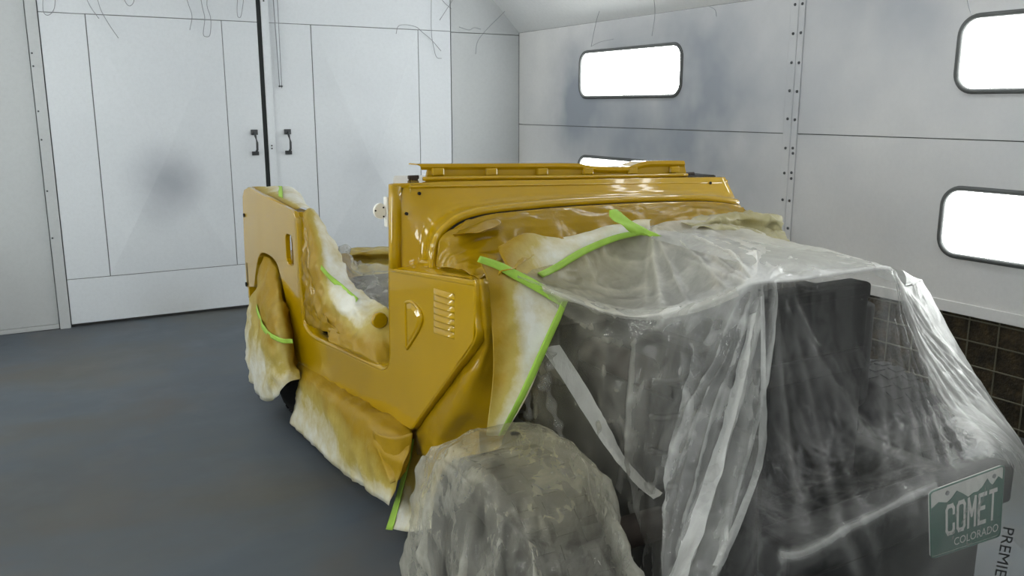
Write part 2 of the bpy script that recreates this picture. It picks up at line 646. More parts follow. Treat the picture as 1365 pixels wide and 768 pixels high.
def cross_panel(parent, x0, x1, z0, z1, ax, az, depth):
    """cross-broken sheet: four facets meeting at a proud centre"""
    g = 0.003; y = YB - 0.012
    vs = [(x0 + g, y, z0 + g), (x1 - g, y, z0 + g), (x1 - g, y, z1 - g), (x0 + g, y, z1 - g), (ax, y - depth, az)]
    fs = [(0, 1, 4), (1, 2, 4), (2, 3, 4), (3, 0, 4)]
    return obj('cross_broken_panel', vs, fs, M['door'], parent)


def door_leaf(name, x0, x1, xa, xb, apex, label, hx):
    yf = YB - 0.012
    ZS, ZK, ZTOP = 2.055, 0.33, 2.60
    d = MB().box((x0, YB - 0.006, 0.02), (x1, YB + 0.03, ZTOP)).obj(name, M['backing'])
    tag(d, label, 'door', kind='structure')
    y1 = YB
    back_panel('stile', x0, xa, ZK, ZS, M['door'], d, yf, y1)
    back_panel('stile', xb, x1, ZK, ZS, M['door'], d, yf, y1)
    back_panel('kick_panel', x0, x1, 0.02, ZK, M['door'], d, yf, y1)
    back_panel('top_panel', x0, x1, ZS, ZTOP, M['door'], d, yf, y1)
    cross_panel(d, xa, xb, ZK, ZS, apex[0], apex[1], 0.05)
    handle(d, hx, 1.135, 1.295)
    return d


d1 = door_leaf('door_1', 0.266, 1.636, 0.535, 1.389, (0.95, 1.12), 'white metal door leaf with a grey smudge on its cross-broken panel', 1.568)
d2 = door_leaf('door_2', 1.668, 3.158, 2.022, 2.876, (2.46, 1.02), 'white metal door leaf with pull chain, beside the plain corner panel', 1.81)
MB().box((1.636, YB - 0.001, 0.0), (1.670, YB + 0.03, 2.6)).obj('door_seal', M['door_gap'], d1)
MB().box((1.664, YB - 0.028, 0.02), (1.715, YB - 0.012, 2.6)).obj('edge_strip', M['door'], d2, bevel=0.003)
for z in (1.19, 1.17, 2.2):
    MB().tube([(1.685, YB - 0.034, z), (1.685, YB - 0.026, z)], 0.006).obj('screw', M['dark_steel'], d2)
ch = MB()
ch.tube([(1.747, YB - 0.03, 2.6), (1.766, YB - 0.03, 1.61)], 0.0035, 6)
ch.tube([(1.785, YB - 0.03, 2.6), (1.781, YB - 0.03, 1.60)], 0.0025, 6)
ch.obj('pull_chain', M['thread'], d2)
for x in (1.766, 1.781):
    MB().tube([(x, YB - 0.03, 1.62), (x, YB - 0.03, 1.613), (x, YB - 0.03, 1.607)], [0.005, 0.009, 0.004], 8).obj('chain_bead', M['dark_steel'], d2)

# ---- right wall: panels with window cut-outs
WIN = []
for y0, y1 in ((4.37, 5.51), (1.345, 2.485), (-1.60, -0.46)):  # last pair unseen, left wall only, added to light front-facing surfaces
    for z0, z1 in ((1.537, 1.865), (0.785, 1.10)):
        WIN.append((y0, y1, z0, z1))
wr = MB().box((XR + 0.22, YF, 0.0), (XR + 0.30, YB + 0.1, ZC)).obj('wall_right', M['backing'])
tag(wr, 'grey-white painted panel wall with lit windows', 'wall', kind='structure')
rightmap = lambda y, z, d: (XR + d, y, z)
SEAM, ZBOT = 1.322, 0.515
WIN_R = WIN[:4]
for y0, y1 in ((YF, 3.445), (3.445, YB)):
    for z0, z1 in ((ZBOT, SEAM), (SEAM, ZT)):
        g = 0.0025
        holes = [round_rect(a, c, b, d, 0.085)[::-1] for a, b, c, d in WIN_R if a > y0 - .01 and b < y1 + .01 and c > z0 and d < z1]
        mb = slab(MB(), [(y0 + g, z0 + g), (y1 - g, z0 + g), (y1 - g, z1 - g), (y0 + g, z1 - g)], holes, rightmap, 0.0, 0.03)
        fix_normals(mb.obj('panel', M['wall_right'], wr))
MB().box((XR + 0.028, YF, ZBOT), (XR + 0.034, YB, 0.60)).obj('joint_backing', M['backing'], wr)
MB().box((XR + 0.028, YF, SEAM - .03), (XR + 0.034, YB, SEAM + .03)).obj('joint_backing', M['backing'], wr)
MB().box((XR + 0.028, 3.40, ZBOT), (XR + 0.034, 3.49, ZT)).obj('joint_backing', M['backing'], wr)
MB().box((XR - 0.008, YF, ZBOT), (XR + 0.0, YB, ZBOT + 0.055)).obj('lower_flange', M['wall_right'], wr, bevel=0.003)

st = MB().box((XR - 0.009, 3.388, ZBOT + .05), (XR, 3.487, ZT)).obj('trim_2', M['wall_right'], bevel=0.003)
tag(st, 'white riveted cover strip between two wall panels', 'cover strip', kind='structure')
MB().box((XR - 0.013, 3.428, ZBOT + .05), (XR - 0.009, 3.437, ZT)).obj('strip_ridge', M['wall_right'], st, bevel=0.002)
riv = MB()
riv.tube([(0, 0, 0), (-0.004, 0, 0), (-0.006, 0, 0)], [0.0085, 0.0075, 0.004], 8)
riv_me = None
zz = 2.015
i = 0
while zz > 0.62:
    for y in (3.458, 3.406):
        if riv_me is None:
            o = obj('rivet', riv.v, riv.f, M['dark_steel'])
            riv_me = o.data
        else:
            o = bpy.data.objects.new('rivet', riv_me); COL.objects.link(o)
        o.parent = st
        o.location = (XR - 0.009, y + random.uniform(-.002, .002), zz + random.uniform(-.004, .004))
    if i in (5, 6):
        o = bpy.data.objects.new('rivet', riv_me); COL.objects.link(o); o.parent = st
        o.location = (XR - 0.009, 3.404, zz - 0.03)
    zz -= 0.154 if i != 5 else 0.14
    i += 1


def light_window(k, mapf, y0, y1, z0, z1, label):
    r = 0.085
    fr = MB()
    pathf = round_rect(y0, z0, y1, z1, r, 8)
    fr.tube([mapf(u, v, -0.002) for u, v in pathf], 0.0125, 8, closed=True)
    w = fr.obj('window_%d' % k, M['gasket'], smooth=True)
    tag(w, label, 'window', kind='structure')
    mb = slab(MB(), round_rect(y0, z0, y1, z1, r, 8), [], mapf, 0.014, 0.026)
    fix_normals(mb.obj('pane', M['pane'], w))
    return w


LBL = ['long lit window nearest the back corner, above the seam', 'low lit window mostly hidden behind the yellow cowl', 'upper lit window beyond the riveted strip from the corner', 'lower lit window above the brown filter bank', 'upper lit side window near the entrance', 'lower lit side window near the entrance']
for k, (a, b, c, d) in enumerate(WIN_R):
    light_window(k + 1, rightmap, a, b, c, d, LBL[k])

# ---- exhaust filter bank under the right wall
fb = MB().box((XR + 0.05, YF, 0.0), (XR + 0.11, YB, ZBOT)).obj('exhaust_filter_bank', M['filter'])
tag(fb, 'dark brown exhaust filter bank behind a wire grid under the wall', 'filter bank')
v_me = None
y = 2.319 + 0.143 * 20
while y > YF:
    if v_me is None:
        o = MB().tube([(0, 0, 0.0), (0, 0, ZBOT)], 0.0038, 6).obj('wire', M['wire']); v_me = o.data
    else:
        o = bpy.data.objects.new('wire', v_me); COL.objects.link(o)
    o.parent = fb; o.location = (XR + 0.042, y, 0)
    y -= 0.143
h_me = None
for z in (0.49, 0.388, 0.274, 0.153, 0.035):
    if h_me is None:
        o = MB().tube([(0, YF, 0), (0, YB, 0)], 0.0038, 6).obj('wire', M['wire']); h_me = o.data
    else:
        o = bpy.data.objects.new('wire', h_me); COL.objects.link(o)
    o.parent = fb; o.location = (XR + 0.036, 0, z)

# ---- ceiling with sloped shoulders, left and front walls (close the booth)
SL = ZC - ZT
ce = MB().box((XL + SL, YF - 0.1, ZC), (XR - SL, YB + 0.03, ZC + 0.08)).obj('ceiling', M['ceiling'])
tag(ce, 'white booth ceiling with sloped shoulders', 'ceiling', kind='structure')
MB().add([(XR, YF, ZT), (XR, YB + .03, ZT), (XR - SL, YB + .03, ZC), (XR - SL, YF, ZC), (XR + .06, YF, ZT + .06), (XR + .06, YB + .03, ZT + .06), (XR - SL + .06, YB + .03, ZC + .06), (XR - SL + .06, YF, ZC + .06)],
         [(0, 1, 2, 3), (7, 6, 5, 4), (0, 4, 5, 1), (2, 6, 7, 3)]).obj('sloped_panel', M['ceiling'], ce)
MB().add([(XL, YF, ZT), (XL, YB + .03, ZT), (XL + SL, YB + .03, ZC), (XL + SL, YF, ZC), (XL - .06, YF, ZT + .06), (XL - .06, YB + .03, ZT + .06), (XL + SL - .06, YB + .03, ZC + .06), (XL + SL - .06, YF, ZC + .06)],
         [(3, 2, 1, 0), (4, 5, 6, 7), (1, 5, 4, 0), (3, 7, 6, 2)]).obj('sloped_panel', M['ceiling'], ce)
fw = MB().box((XL - 0.1, YF - 0.12, 0), (XR + 0.3, YF, ZC)).obj('wall_front', M['wall_front'])
tag(fw, 'white painted wall at the booth entrance', 'wall', kind='structure')
wl = empty('wall_left', (XL, 0, 0), 'white panel wall with lit windows opposite the riveted strip', 'wall')
del wl['category']; wl['kind'] = 'structure'; wl['category'] = 'wall'
leftmap = lambda y, z, d: (XL - d, y, z)
holes = [round_rect(a, c, b, d, 0.085)[::-1] for a, b, c, d in WIN]
fix_normals(slab(MB(), [(YF, 0), (YB, 0), (YB, ZT), (YF, ZT)], holes, leftmap, 0.0, 0.03).obj('panel', M['wall_back'], wl))
for k, (a, b, c, d) in enumerate(WIN):
    light_window(k + 5, leftmap, a, b, c, d, ['upper', 'lower'][k % 2] + ' lit window in the wall opposite the filter bank, ' + ['near the doors', 'beside the vehicle', 'added near the entrance to light the front'][k // 2])


def troffer(y, side):
    """fluorescent fixture let into the sloped ceiling shoulder"""
    mid = 0.58
    x = (XR - SL * mid) if side > 0 else (XL + SL * mid)
    z = ZT + SL * mid
    s = side
    tx, tz = (-s * math.sqrt(.5), math.sqrt(.5))       # up the slope
    nx, nzz = (-s * math.sqrt(.5), -math.sqrt(.5))     # into the room
    P = lambda u, v, d: (x + tx * u + nx * d, y + v, z + tz * u + nzz * d)
    e = empty('ceiling_light', (x, y, z), 'long fluorescent fixture on the sloped ceiling ' + ('above the filter bank' if s > 0 else 'above the plain panel wall'), 'ceiling light', 'fluorescent ceiling fixtures')
    hb = MB()
    pts = [(-.16, -.62), (.16, -.62), (.16, .62), (-.16, .62)]
    slab(hb, pts, [], P, 0.002, 0.05)
    fix_normals(hb.obj('housing', M['fixture'], e))
    for u in (-.08, .08):
        tb = MB()
        tb.tube([P(u, -.58, .075), P(u, .58, .075)], 0.022, 10)
        tb.obj('tube', M['lens'], e, smooth=True)


for y in (-0.9, 0.7, 2.3, 3.9, 5.4):  # first pair is out of view, added to light surfaces facing the camera
    troffer(y, 1)
    troffer(y, -1)

# ================================================================== the vehicle
XS, XS2, XM = 1.05, 2.50, 1.775
jeep = empty('off_road_vehicle', (XM, 2.9, 0.0), 'mustard yellow open off-road vehicle body, masked for painting', 'car')


def S(px, py, x=XS):
    p = at(px, py, 'X', x)
    return (p[1], p[2])


def side_panel(x, sgn, nm):
    """tub side with wheel arch, door opening and raked front, outline in (Y, z)"""
    out = []
    out += [S(331, 249.5), S(352, 262), S(386, 279), S(391, 283.5), S(394, 292)]
    out += [S(396.5, 330), S(400, 385), S(403, 425), S(405.5, 437), S(411, 446), S(421, 453.5)]
    out += [S(465, 474), S(502, 491.5), S(509, 494), S(515, 491.5), S(518.5, 485), S(520, 472)]
    out += [S(519, 420), S(518.5, 357)]
    out += [S(560, 363.5), S(600, 369), S(630, 373.5), S(632.5, 376.5)]
    out += [S(632, 420), S(630.5, 455), S(600, 499), S(570, 541), S(547, 573)]
    out += [S(500, 545), S(450, 516), S(420, 498), S(394, 481)]
    out += [S(390, 455), S(381, 400), S(372, 360), S(366, 346), S(358, 339), S(350, 336.5), S(345, 341), S(341.5, 356), S(338.5, 383)]
    out += [S(328.5, 383), S(325, 320), S(323, 262), S(325, 253)]
    if sgn < 0:
        out = [(max(y_, 2.46), z_) for y_, z_ in out]
        out = [p for i, p in enumerate(out) if i == 0 or p != out[i - 1]]
    mb = slab(MB(), out, [round_rect(*slot, 0.03, 4)], lambda u, v, d: (x + sgn * d, u, v), 0.0, 0.022)
    o = mb.obj(nm, M['paint'], jeep, bevel=0.004, segs=3)
    fix_normals(o)
    return out, o


a, b = S(387, 357), S(380.5, 309)
slot = (3.725, 0.775, 3.838, 0.912)
outl, _ = side_panel(XS, 1, 'body_side')
side_panel(XS2, -1, 'body_side')
# dark pocket behind the slot in the quarter panel
MB().box((XS + 0.035, slot[0] - .03, slot[1] - .02), (XS + 0.05, slot[2] + .03, slot[3] + .02)).obj('slot_backing', M['paint'], jeep)

# door opening: jamb, rolled sill, rear jamb flange
open_px = [(394, 290), (396.5, 330), (400, 385), (403, 425), (405.5, 437), (411, 446), (421, 453.5), (465, 474), (502, 491.5), (509, 494), (515, 491.5), (518.5, 485), (520, 472), (519, 420), (518.5, 357), (518.5, 300), (518.5, 246)]
e3 = line([at(px, py, 'X', XS) for px, py in open_px], 90)
prof = [(0.0, 0.0), (0.004, 0.008), (0.014, 0.013), (0.03, 0.014), (0.055, 0.012), (0.062, 0.002), (0.062, -0.03)]
cy, cz = np.mean(e3[:, 1]), 0.95
tang = np.gradient(e3, axis=0)
tang /= np.linalg.norm(tang, axis=1, keepdims=True)
vs, nprof = [], len(prof)
for p, t in zip(e3, tang):
    nrm = np.array([0, t[2], -t[1]])
    # inward of the opening
    if np.dot(nrm, np.array([0, 3.1, 1.0]) - p) < 0: nrm = -nrm
    for dx, dn in prof:
        vs.append(p + np.array([dx, 0, 0]) + nrm * dn)
obj('door_sill_flange', vs, grid_faces(len(e3), nprof), M['paint'], jeep, smooth=True, solid=0.003)
# rear door jamb face (looks forward)
q = [at(391, 284, 'X', XS), at(408, 286.5, 'X', XS + 0.075), at(417, 425, 'X', XS + 0.075), at(404, 430, 'X', XS)]
JY = float(np.mean([p[1] for p in q]))
jr = MB()
slab(jr, [(XS + 0.002, 1.022), (XS + 0.078, 1.018), (XS + 0.078, 0.53), (XS + 0.002, 0.555)], [], lambda u, v, d: (u, JY + d + (1.02 - v) * -0.21, v), 0.0, 0.02)
fix_normals(jr.obj('rear_door_jamb', M['paint'], jeep, bevel=0.003))
# quarter top rail: rolled edge along the top of the rear side
q0, q1 = at(328, 250, 'X', XS), at(391, 283, 'X', XS)
MB().tube([tuple(q0 + np.array([.014, 0, -.012])), tuple((q0 + q1) / 2 + np.array([.014, 0, -.004])), tuple(q1 + np.array([.014, 0, -.012]))], 0.0135, 10).obj('top_rail', M['paint'], jeep, smooth=True)
MB().box((XS + .002, 3.70, 0.995), (XS + 0.10, 4.58, 1.012)).obj('quarter_top', M['paint'], jeep, bevel=0.004)
# inner wheel house and arch lip
arch = [(390, 455), (381, 400), (372, 360), (366, 346), (358, 339), (350, 336.5), (345, 341), (341.5, 356), (338.5, 383)]
a3 = line([at(px, py, 'X', XS) for px, py in arch], 40)
vs = []
for p in a3:
    for dx in (0.0, 0.03, 0.16, 0.24): vs.append(p + np.array([dx, 0, 0]))
obj('wheel_house', vs, grid_faces(40, 4), M['paint'], jeep, smooth=True, solid=0.004)
# holes and bolts on the quarter
for px, py, r in ((326, 287, 0.010), (329, 379, 0.012)):
    p = at(px, py, 'X', XS - 0.001)
    MB().tube([(p[0], p[1], p[2]), (p[0] - 0.006, p[1], p[2])], r, 10).obj('body_bolt', M['black'], jeep)

# front edge of the body: return flange along the raked edge and front post
fe = [(630, 374), (632, 378), (632, 420), (630.5, 455), (600, 499), (570, 541), (547, 573)]
f3 = line([at(px, py, 'X', XS) for px, py in fe], 50)
vs = []
for p in f3:
    for dx, dy in ((0.001, 0.0), (0.006, -0.004), (0.02, -0.004), (0.055, 0.004), (0.06, 0.03)): vs.append(p + np.array([dx, dy, 0]))
obj('front_flange', vs, grid_faces(50, 5), M['paint'], jeep, smooth=True, solid=0.003)
MB().box((XS + 0.12, 2.20, 0.50), (XS + 0.14, 2.44, 0.95)).obj('inner_cowl_side', M['black'], jeep)

# cowl side ledge (top of the side in front of the cowl)
vs = []
for k, t in enumerate(np.linspace(0, 1, 12)):
    p = at(518.5 + (632 - 518.5) * t, 357 + (376 - 357) * t, 'X', XS)
    zz = p[2]
    for dx, dz in ((0.0, -0.012), (0.003, -0.003), (0.010, 0.001), (0.05, 0.006), (0.075, 0.008), (0.08, 0.018), (0.085, 0.022), (0.13, 0.026), (0.14, -0.02)):
        vs.append((p[0] + dx, p[1], zz + dz))
obj('cowl_ledge', vs, grid_faces(12, 9), M['paint'], jeep, smooth=True, solid=0.003)

# louvres: seven pressed louvres, each its own piece
lou_me = None
for k in range(7):
    p0 = at(578, 389 + 8.6 * k, 'X', XS)
    p1 = at(606, 397.5 + 8.6 * k, 'X', XS)
    n = 10
    vs = []
    for i in range(n + 1):
        t = i / n
        c = p0 * (1 - t) + p1 * t
        e = min(1, 6 * min(t, 1 - t)) ** 0.6
        hh = 0.0115
        for dx, dz in ((0.0, hh), (-0.003 * e, hh * .6), (-0.0075 * e, -0.1 * hh), (-0.008 * e, -0.45 * hh), (0.0, -0.75 * hh)):
            vs.append((c[0] + dx, c[1], c[2] + dz))
    obj('louvre', vs, grid_faces(n + 1, 5), M['paint'], jeep, smooth=True)
# raised D-shaped emblem pad ahead of the door
dp = [(541.5, 403), (549, 402.5), (557, 409), (562.5, 419), (563, 428), (559, 439), (551, 453), (545.5, 461), (542.5, 460)]
pad = [S(*q_) for q_ in dp]
cyp = sum(p[0] for p in pad) / len(pad); czp = sum(p[1] for p in pad) / len(pad)
loop = line(np.array([[XS - 0.002, *p] for p in pad + [pad[0]]]), 40)[:-1]
MB().tube([tuple(p) for p in loop], 0.0055, 8, closed=True).obj('emblem_rim', M['paint'], jeep, smooth=True)
vs = [(XS - 0.001, *p) for p in pad] + [(XS - 0.008, cyp + (p[0] - cyp) * .62, czp + (p[1] - czp) * .70) for p in pad] + [(XS - 0.008, cyp, czp)]
n = len(pad)
fs = [(i, (i + 1) % n, n + (i + 1) % n, n + i) for i in range(n)] + [(n + i, n + (i + 1) % n, 2 * n) for i in range(n)]
obj('emblem_pad', vs, fs, M['paint'], jeep, bevel=0.003)

# cowl: face between the top edge and the hood arch, bead along the arch
T_px = [(534, 358), (534, 330), (534, 300), (534, 270), (538, 250), (560, 244.5), (600, 242.5), (680, 241), (760, 240), (850, 238), (920, 237), (966, 236.5)]
B_px = [(577, 357), (577, 342), (579, 328), (585, 314), (596, 301), (613, 290), (645, 281), (700, 275), (770, 269.5), (860, 265.5), (935, 264.5), (982, 270)]
B_Y = [2.40, 2.40, 2.40, 2.40, 2.40, 2.40, 2.40, 2.40, 2.40, 2.40, 2.40, 2.40]
rows = []
for s_, dep in ((0.0, 2.57), (0.10, 2.565), (0.28, 2.556), (0.5, 2.545), (0.7, 2.532), (0.86, 2.50), (1.0, 2.40)):
    rows.append([(tx + (bx - tx) * s_, ty + (by - ty) * s_, 'Y%.4f' % dep) for (tx, ty), (bx, by) in zip(T_px, B_px)])
cg = resample(ctrl(rows), 30, 90)[:, :, :3]
obj('cowl_face', cg.reshape(-1, 3), grid_faces(30, 90), M['paint'], jeep, smooth=True, solid=0.004)
bead = line([at(x, y, 'Y', 2.395) for x, y in B_px], 110)
MB().tube([tuple(p) for p in bead], 0.0135, 12).obj('hood_arch_bead', M['paint'], jeep, smooth=True)
inner = [bead[i] + np.array([0.012, -0.02, -0.020]) for i in range(0, 110, 2)]
MB().tube([tuple(p) for p in inner], 0.010, 8).obj('hood_arch_lip', M['paint'], jeep, smooth=True)
chn = [bead[i] + np.array([0.012, -0.002, -0.013]) for i in range(0, 110, 2)]
MB().tube([tuple(p) for p in chn], 0.010, 8).obj('hood_seal_channel', M['black'], jeep, smooth=True)
# corner post lip at the door side of the cowl
ys_ = (246, 262, 300, 340, 358)
g = np.array([[at(x_, y_ + dy_, 'Y', Y_) for y_ in ys_] for x_, dy_, Y_ in ((521.5, 0, 2.64), (519.6, 0, 2.585), (520.4, 0, 2.574), (524, 1, 2.568), (529, 2, 2.568), (534.5, 3, 2.566))])
obj('corner_post', g.reshape(-1, 3), grid_faces(6, 5), M['paint'], jeep, solid=0.004, smooth=True)
# cowl top and end
tl, tr_ = at(521, 244.5, 'Y', 2.572), at(966, 236, 'Y', 2.572)
zt0, zt1 = tl[2], tr_[2]
XT1 = tr_[0]
ct = MB()
ct.add([(XS + .002, 2.566, zt0), (XT1, 2.566, zt1), (XT1, 2.80, zt1 + .005), (XS + .105, 2.80, zt0 + .005), (XS + .002, 2.566, zt0 - .016), (XT1, 2.566, zt1 - .016), (XT1, 2.80, zt1 - .02), (XS + .105, 2.80, zt0 - .02)],
       [(0, 1, 2, 3), (7, 6, 5, 4), (4, 5, 1, 0), (5, 6, 2, 1), (6, 7, 3, 2), (7, 4, 0, 3)])
ct.obj('cowl_top', M['paint'], jeep, bevel=0.005, segs=3)
ce_ = MB()
ce_.add([(XT1 - .006, 2.56, zt1 - .01), (XT1 + .008, 2.56, zt1 - .01), (XT1 + .008, 2.60, zt1 - .01), (XT1 - .006, 2.60, zt1 - .01), (XT1 - .006, 2.56, 0.95), (XT1 + .008, 2.56, .95), (XT1 + .008, 2.60, .95), (XT1 - .006, 2.60, .95)],
        [(0, 1, 2, 3), (7, 6, 5, 4), (4, 5, 1, 0), (5, 6, 2, 1), (6, 7, 3, 2), (7, 4, 0, 3)])
ce_.obj('cowl_end', M['paint'], jeep, bevel=0.003)
# pressed crease lines along the cowl face
for (yl, yr), (xa, xb) in (((249, 243.5), (545, 962)), ((262.5, 255), (660, 960))):
    pts = [at(xa + (xb - xa) * t, yl + (yr - yl) * t, 'Y', 2.556) for t in np.linspace(0, 1, 14)]
    MB().tube([tuple(p) for p in pts], 0.0032, 6).obj('cowl_crease', M['paint'], jeep, smooth=True)
for px, py in ((542, 285), (559, 258), (947, 244)):
    p = at(px, py, 'Y', 2.553)
    MB().tube([(p[0], p[1] + .004, p[2]), (p[0], p[1] - .003, p[2])], 0.0055, 8).obj('cowl_bolt', M['black'], jeep)

# windscreen base plate standing on the cowl, with lip and tabs
YW = 2.64
up = [(556, 218.5), (566, 218), (640, 217.8), (760, 217.3), (780, 219.5), (800, 222), (835, 222), (848, 218), (862, 214.5), (890, 213.8), (912, 214)]
lo = [(566, 241), (566, 241), (640, 240), (760, 239), (780, 239), (800, 238.5), (835, 238), (848, 238), (862, 238), (890, 237), (916, 236.5)]
U3 = [at(x, y + 2.5, 'Y', YW) for x, y in up]
L3 = [at(x, y, 'Y', YW) for x, y in lo]
U3[0] = at(572, 221, 'Y', YW)
L3[0] = at(568, 241, 'Y', YW); U3[1] = at(576, 221, 'Y', YW); L3[1] = at(573, 241, 'Y', YW)
n = len(up)
vs = [p for p in U3] + [p for p in L3] + [p + np.array([0, .012, 0]) for p in U3] + [p + np.array([0, .012, 0]) for p in L3]
fs = []
for i in range(n - 1):
    fs += [(i, i + 1, n + i + 1, n + i), (2 * n + i + 1, 2 * n + i, 3 * n + i, 3 * n + i + 1), (2 * n + i, 2 * n + i + 1, i + 1, i), (n + i, n + i + 1, 3 * n + i + 1, 3 * n + i)]
fs += [(0, n, 3 * n, 2 * n), (n - 1, 3 * n - 1, 4 * n - 1, 2 * n - 1)]
obj('windscreen_base', vs, fs, M['paint'], jeep)
lip = [at(x, y + 0.8, 'Y', YW - 0.012) for x, y in up]
lip2 = [at(x, y + 8, 'Y', YW - 0.001) for x, y in up]
lip2[0] = at(574, 226, 'Y', YW - .001)
lip3 = [p + np.array([0.0, 0.07, -0.002]) for p in lip]
g = np.array([lip3, lip, [(a_ + b_) / 2 + np.array([0, -.005, 0]) for a_, b_ in zip(lip, lip2)], lip2])
g = resample(g, 4, 60)
obj('windscreen_lip', g.reshape(-1, 3), grid_faces(4, 60), M['paint'], jeep, solid=0.004)
low = [at(x, y, 'Y', YW - 0.03) for x, y in ((564, 238.5), (640, 237), (760, 236), (860, 234.5), (916, 233))]
MB().tube([tuple(p) for p in line(low, 30)], 0.007, 8).obj('windscreen_seal_lip', M['paint'], jeep, smooth=True)
for px, py in ((583, 228.5), (654, 228.5), (722, 228.3), (783, 227.5), (842, 227), (898, 225.5)):
    p = at(px, py, 'Y', YW - 0.004)
    MB().box((p[0] - .022, p[1] - .010, p[2] - .014), (p[0] + .022, p[1] + .004, p[2] + .012)).obj('windscreen_tab', M['paint'], jeep, bevel=0.004)
for px, py in ((551, 238), (920, 233)):
    p = at(px, py, 'Y', 2.66)
    mb = MB().box((p[0] - .012, p[1] - .01, p[2] - .015), (p[0] + .012, p[1] + .01, p[2] + .004))
    mb.tube([(p[0] - .018, p[1], p[2] + .004), (p[0] + .018, p[1], p[2] + .004)], 0.007, 8)
    mb.obj('hinge_stub', M['rust'], jeep)

# white mirror bracket on the door post
p = at(505, 282, 'X', XS - 0.004)
c = at(507.5, 281.5, 'Y', 2.66)
mb = MB()
disc = [(c[0] + 0.024 * math.cos(a_) * (1.0 if math.cos(a_) < 0 else 0.7), c[2] + 0.026 * math.sin(a_)) for a_ in np.linspace(0, 2 * math.pi, 24, endpoint=False)]
slab(mb, disc, [], lambda u, v, d: (u, c[1] + d, v), -0.004, 0.010)
mbk = fix_normals(mb.obj('mirror_bracket', M['white_part'], jeep, bevel=0.003))
for dx, dz in ((-0.020, 0.003), (0.008, 0.012), (0.008, -0.018)):
    MB().tube([(c[0] + dx, c[1] - .003, c[2] + dz), (c[0] + dx, c[1] - .0065, c[2] + dz)], 0.003, 8).obj('screw', M['black'], mbk)
MB().box((c[0] + .018, c[1] - .006, c[2] - .055), (c[0] + .030, c[1] + .02, c[2] + .045)).obj('bracket_arm', M['white_part'], mbk, bevel=0.003)

# tub floor, rear panel, firewall, dash: dark inside
MB().box((XS + .02, 2.60, 0.42), (XS2 - .02, 4.62, 0.45)).obj('tub_floor', M['paint'], jeep)
MB().box((XS + .0, 4.60, 0.46), (XS2, 4.63, 0.66)).obj('tail_panel', M['paint'], jeep, bevel=0.004)
MB().box((XS + .10, 2.575, 0.45), (XS2 - .10, 2.595, 1.10)).obj('firewall', M['black'], jeep)
MB().box((XS + .06, 2.60, 1.0), (XS2 - .03, 2.72, 1.20)).obj('dashboard', M['black'], jeep, bevel=0.01)

# chassis
for x in (1.52, 2.05):
    fr = MB().box((x - .04, 1.24, .42), (x + .04, 4.65, .53)).obj('frame_rail', M['black'], jeep, bevel=0.006)
MB().box((1.38, 1.18, .43), (2.24, 1.27, .54)).obj('front_bumper', M['black'], jeep, bevel=0.01)
for y in (1.70, 4.05):
    ax = MB().tube([(1.13, y, .34), (2.42, y, .34)], 0.045, 12)
    ax.tube([(1.62, y, .34), (1.70, y, .34), (1.78, y, .34), (1.88, y, .34)], [0.05, 0.12, 0.12, 0.05], 12)
    ax.obj('axle', M['rust'], jeep, smooth=True)


def wheel(x, y, s, R=0.335):
    w = MB()
    hw = 0.115
    w.lathe_x((x, y, R + .002), [(-hw, R * .60), (-hw, R * .80), (-hw * .92, R * .93), (-hw * .75, R), (hw * .75, R), (hw * .92, R * .93), (hw, R * .80), (hw, R * .60), (-hw, R * .60)], 40)
    t = w.obj('wheel', M['rubber'], jeep, smooth=True)
    tr = MB()
    for k in range(36):
        a_ = 2 * math.pi * k / 36
        for xo in (-.07, 0.0, .07):
            aa = a_ + (0.08 if xo == 0 else 0)
            ca, sa = math.cos(aa), math.sin(aa)
            cc = np.array([x + xo, y + (R + .001) * ca, R + .002 + (R + .001) * sa])
            u = np.array([0.026, 0, 0]); v = np.array([0, -sa, ca]) * 0.017; nn = np.array([0, ca, sa])
            vs = [cc + a1 * u + b1 * v + c1 * nn * .0018 for c1 in (-1, 1) for a1, b1 in ((-1, -1), (1, -1), (1, 1), (-1, 1))]
            tr.add(vs, [(4, 5, 6, 7), (0, 1, 5, 4), (1, 2, 6, 5), (2, 3, 7, 6), (3, 0, 4, 7)])
    o = tr.obj('tread', M['rubber'], t); o['kind'] = 'stuff'
    rm = MB()
    rm.lathe_x((x, y, R), [(s * .105, R * .62), (s * .112, R * .60), (s * .09, R * .55), (s * .04, R * .50), (s * .05, R * .25), (s * .08, R * .22), (s * .085, 0.002)], 32)
    rm.obj('rim', M['black'], t, smooth=True)


wheel(1.175, 4.03, -1)
wheel(2.38, 4.03, 1)
wheel(1.02, 1.73, -1, 0.305)
wheel(2.44, 1.80, 1, 0.305)

# radiator and engine under the film
MB().box((1.47, 1.36, .08), (1.485, 2.34, .70)).obj('side_shade_sheet', M['black'], jeep)  # added black sheet that darkens what shows through the side film
MB().box((1.40, 1.245, .16), (2.22, 1.26, .43)).obj('front_shade_sheet', M['black'], jeep)  # added black sheet standing in for the shade under the bumper
rad = MB().box((1.575, 1.50, 0.42), (2.005, 1.57, 0.97)).obj('radiator', M['black'], jeep, bevel=0.006)
MB().box((1.56, 1.502, 0.95), (2.02, 1.58, 1.0)).obj('radiator_tank', M['engine'], rad, bevel=0.012)
MB().box((1.56, 1.488, 0.40), (2.02, 1.60, 0.45)).obj('radiator_tank', M['engine'], rad, bevel=0.012)
MB().box((1.575, 1.488, 0.76), (2.005, 1.502, 0.82)).obj('cross_brace', M['engine'], rad, bevel=0.004)
MB().tube([(1.80, 1.54, 0.99), (1.80, 1.54, 1.01)], 0.03, 12).obj('radiator_cap', M['engine'], rad)
shr = MB().lathe_x((0, 0, 0), [(0.0, 0.20), (0.10, 0.20), (0.10, 0.17)], 24)
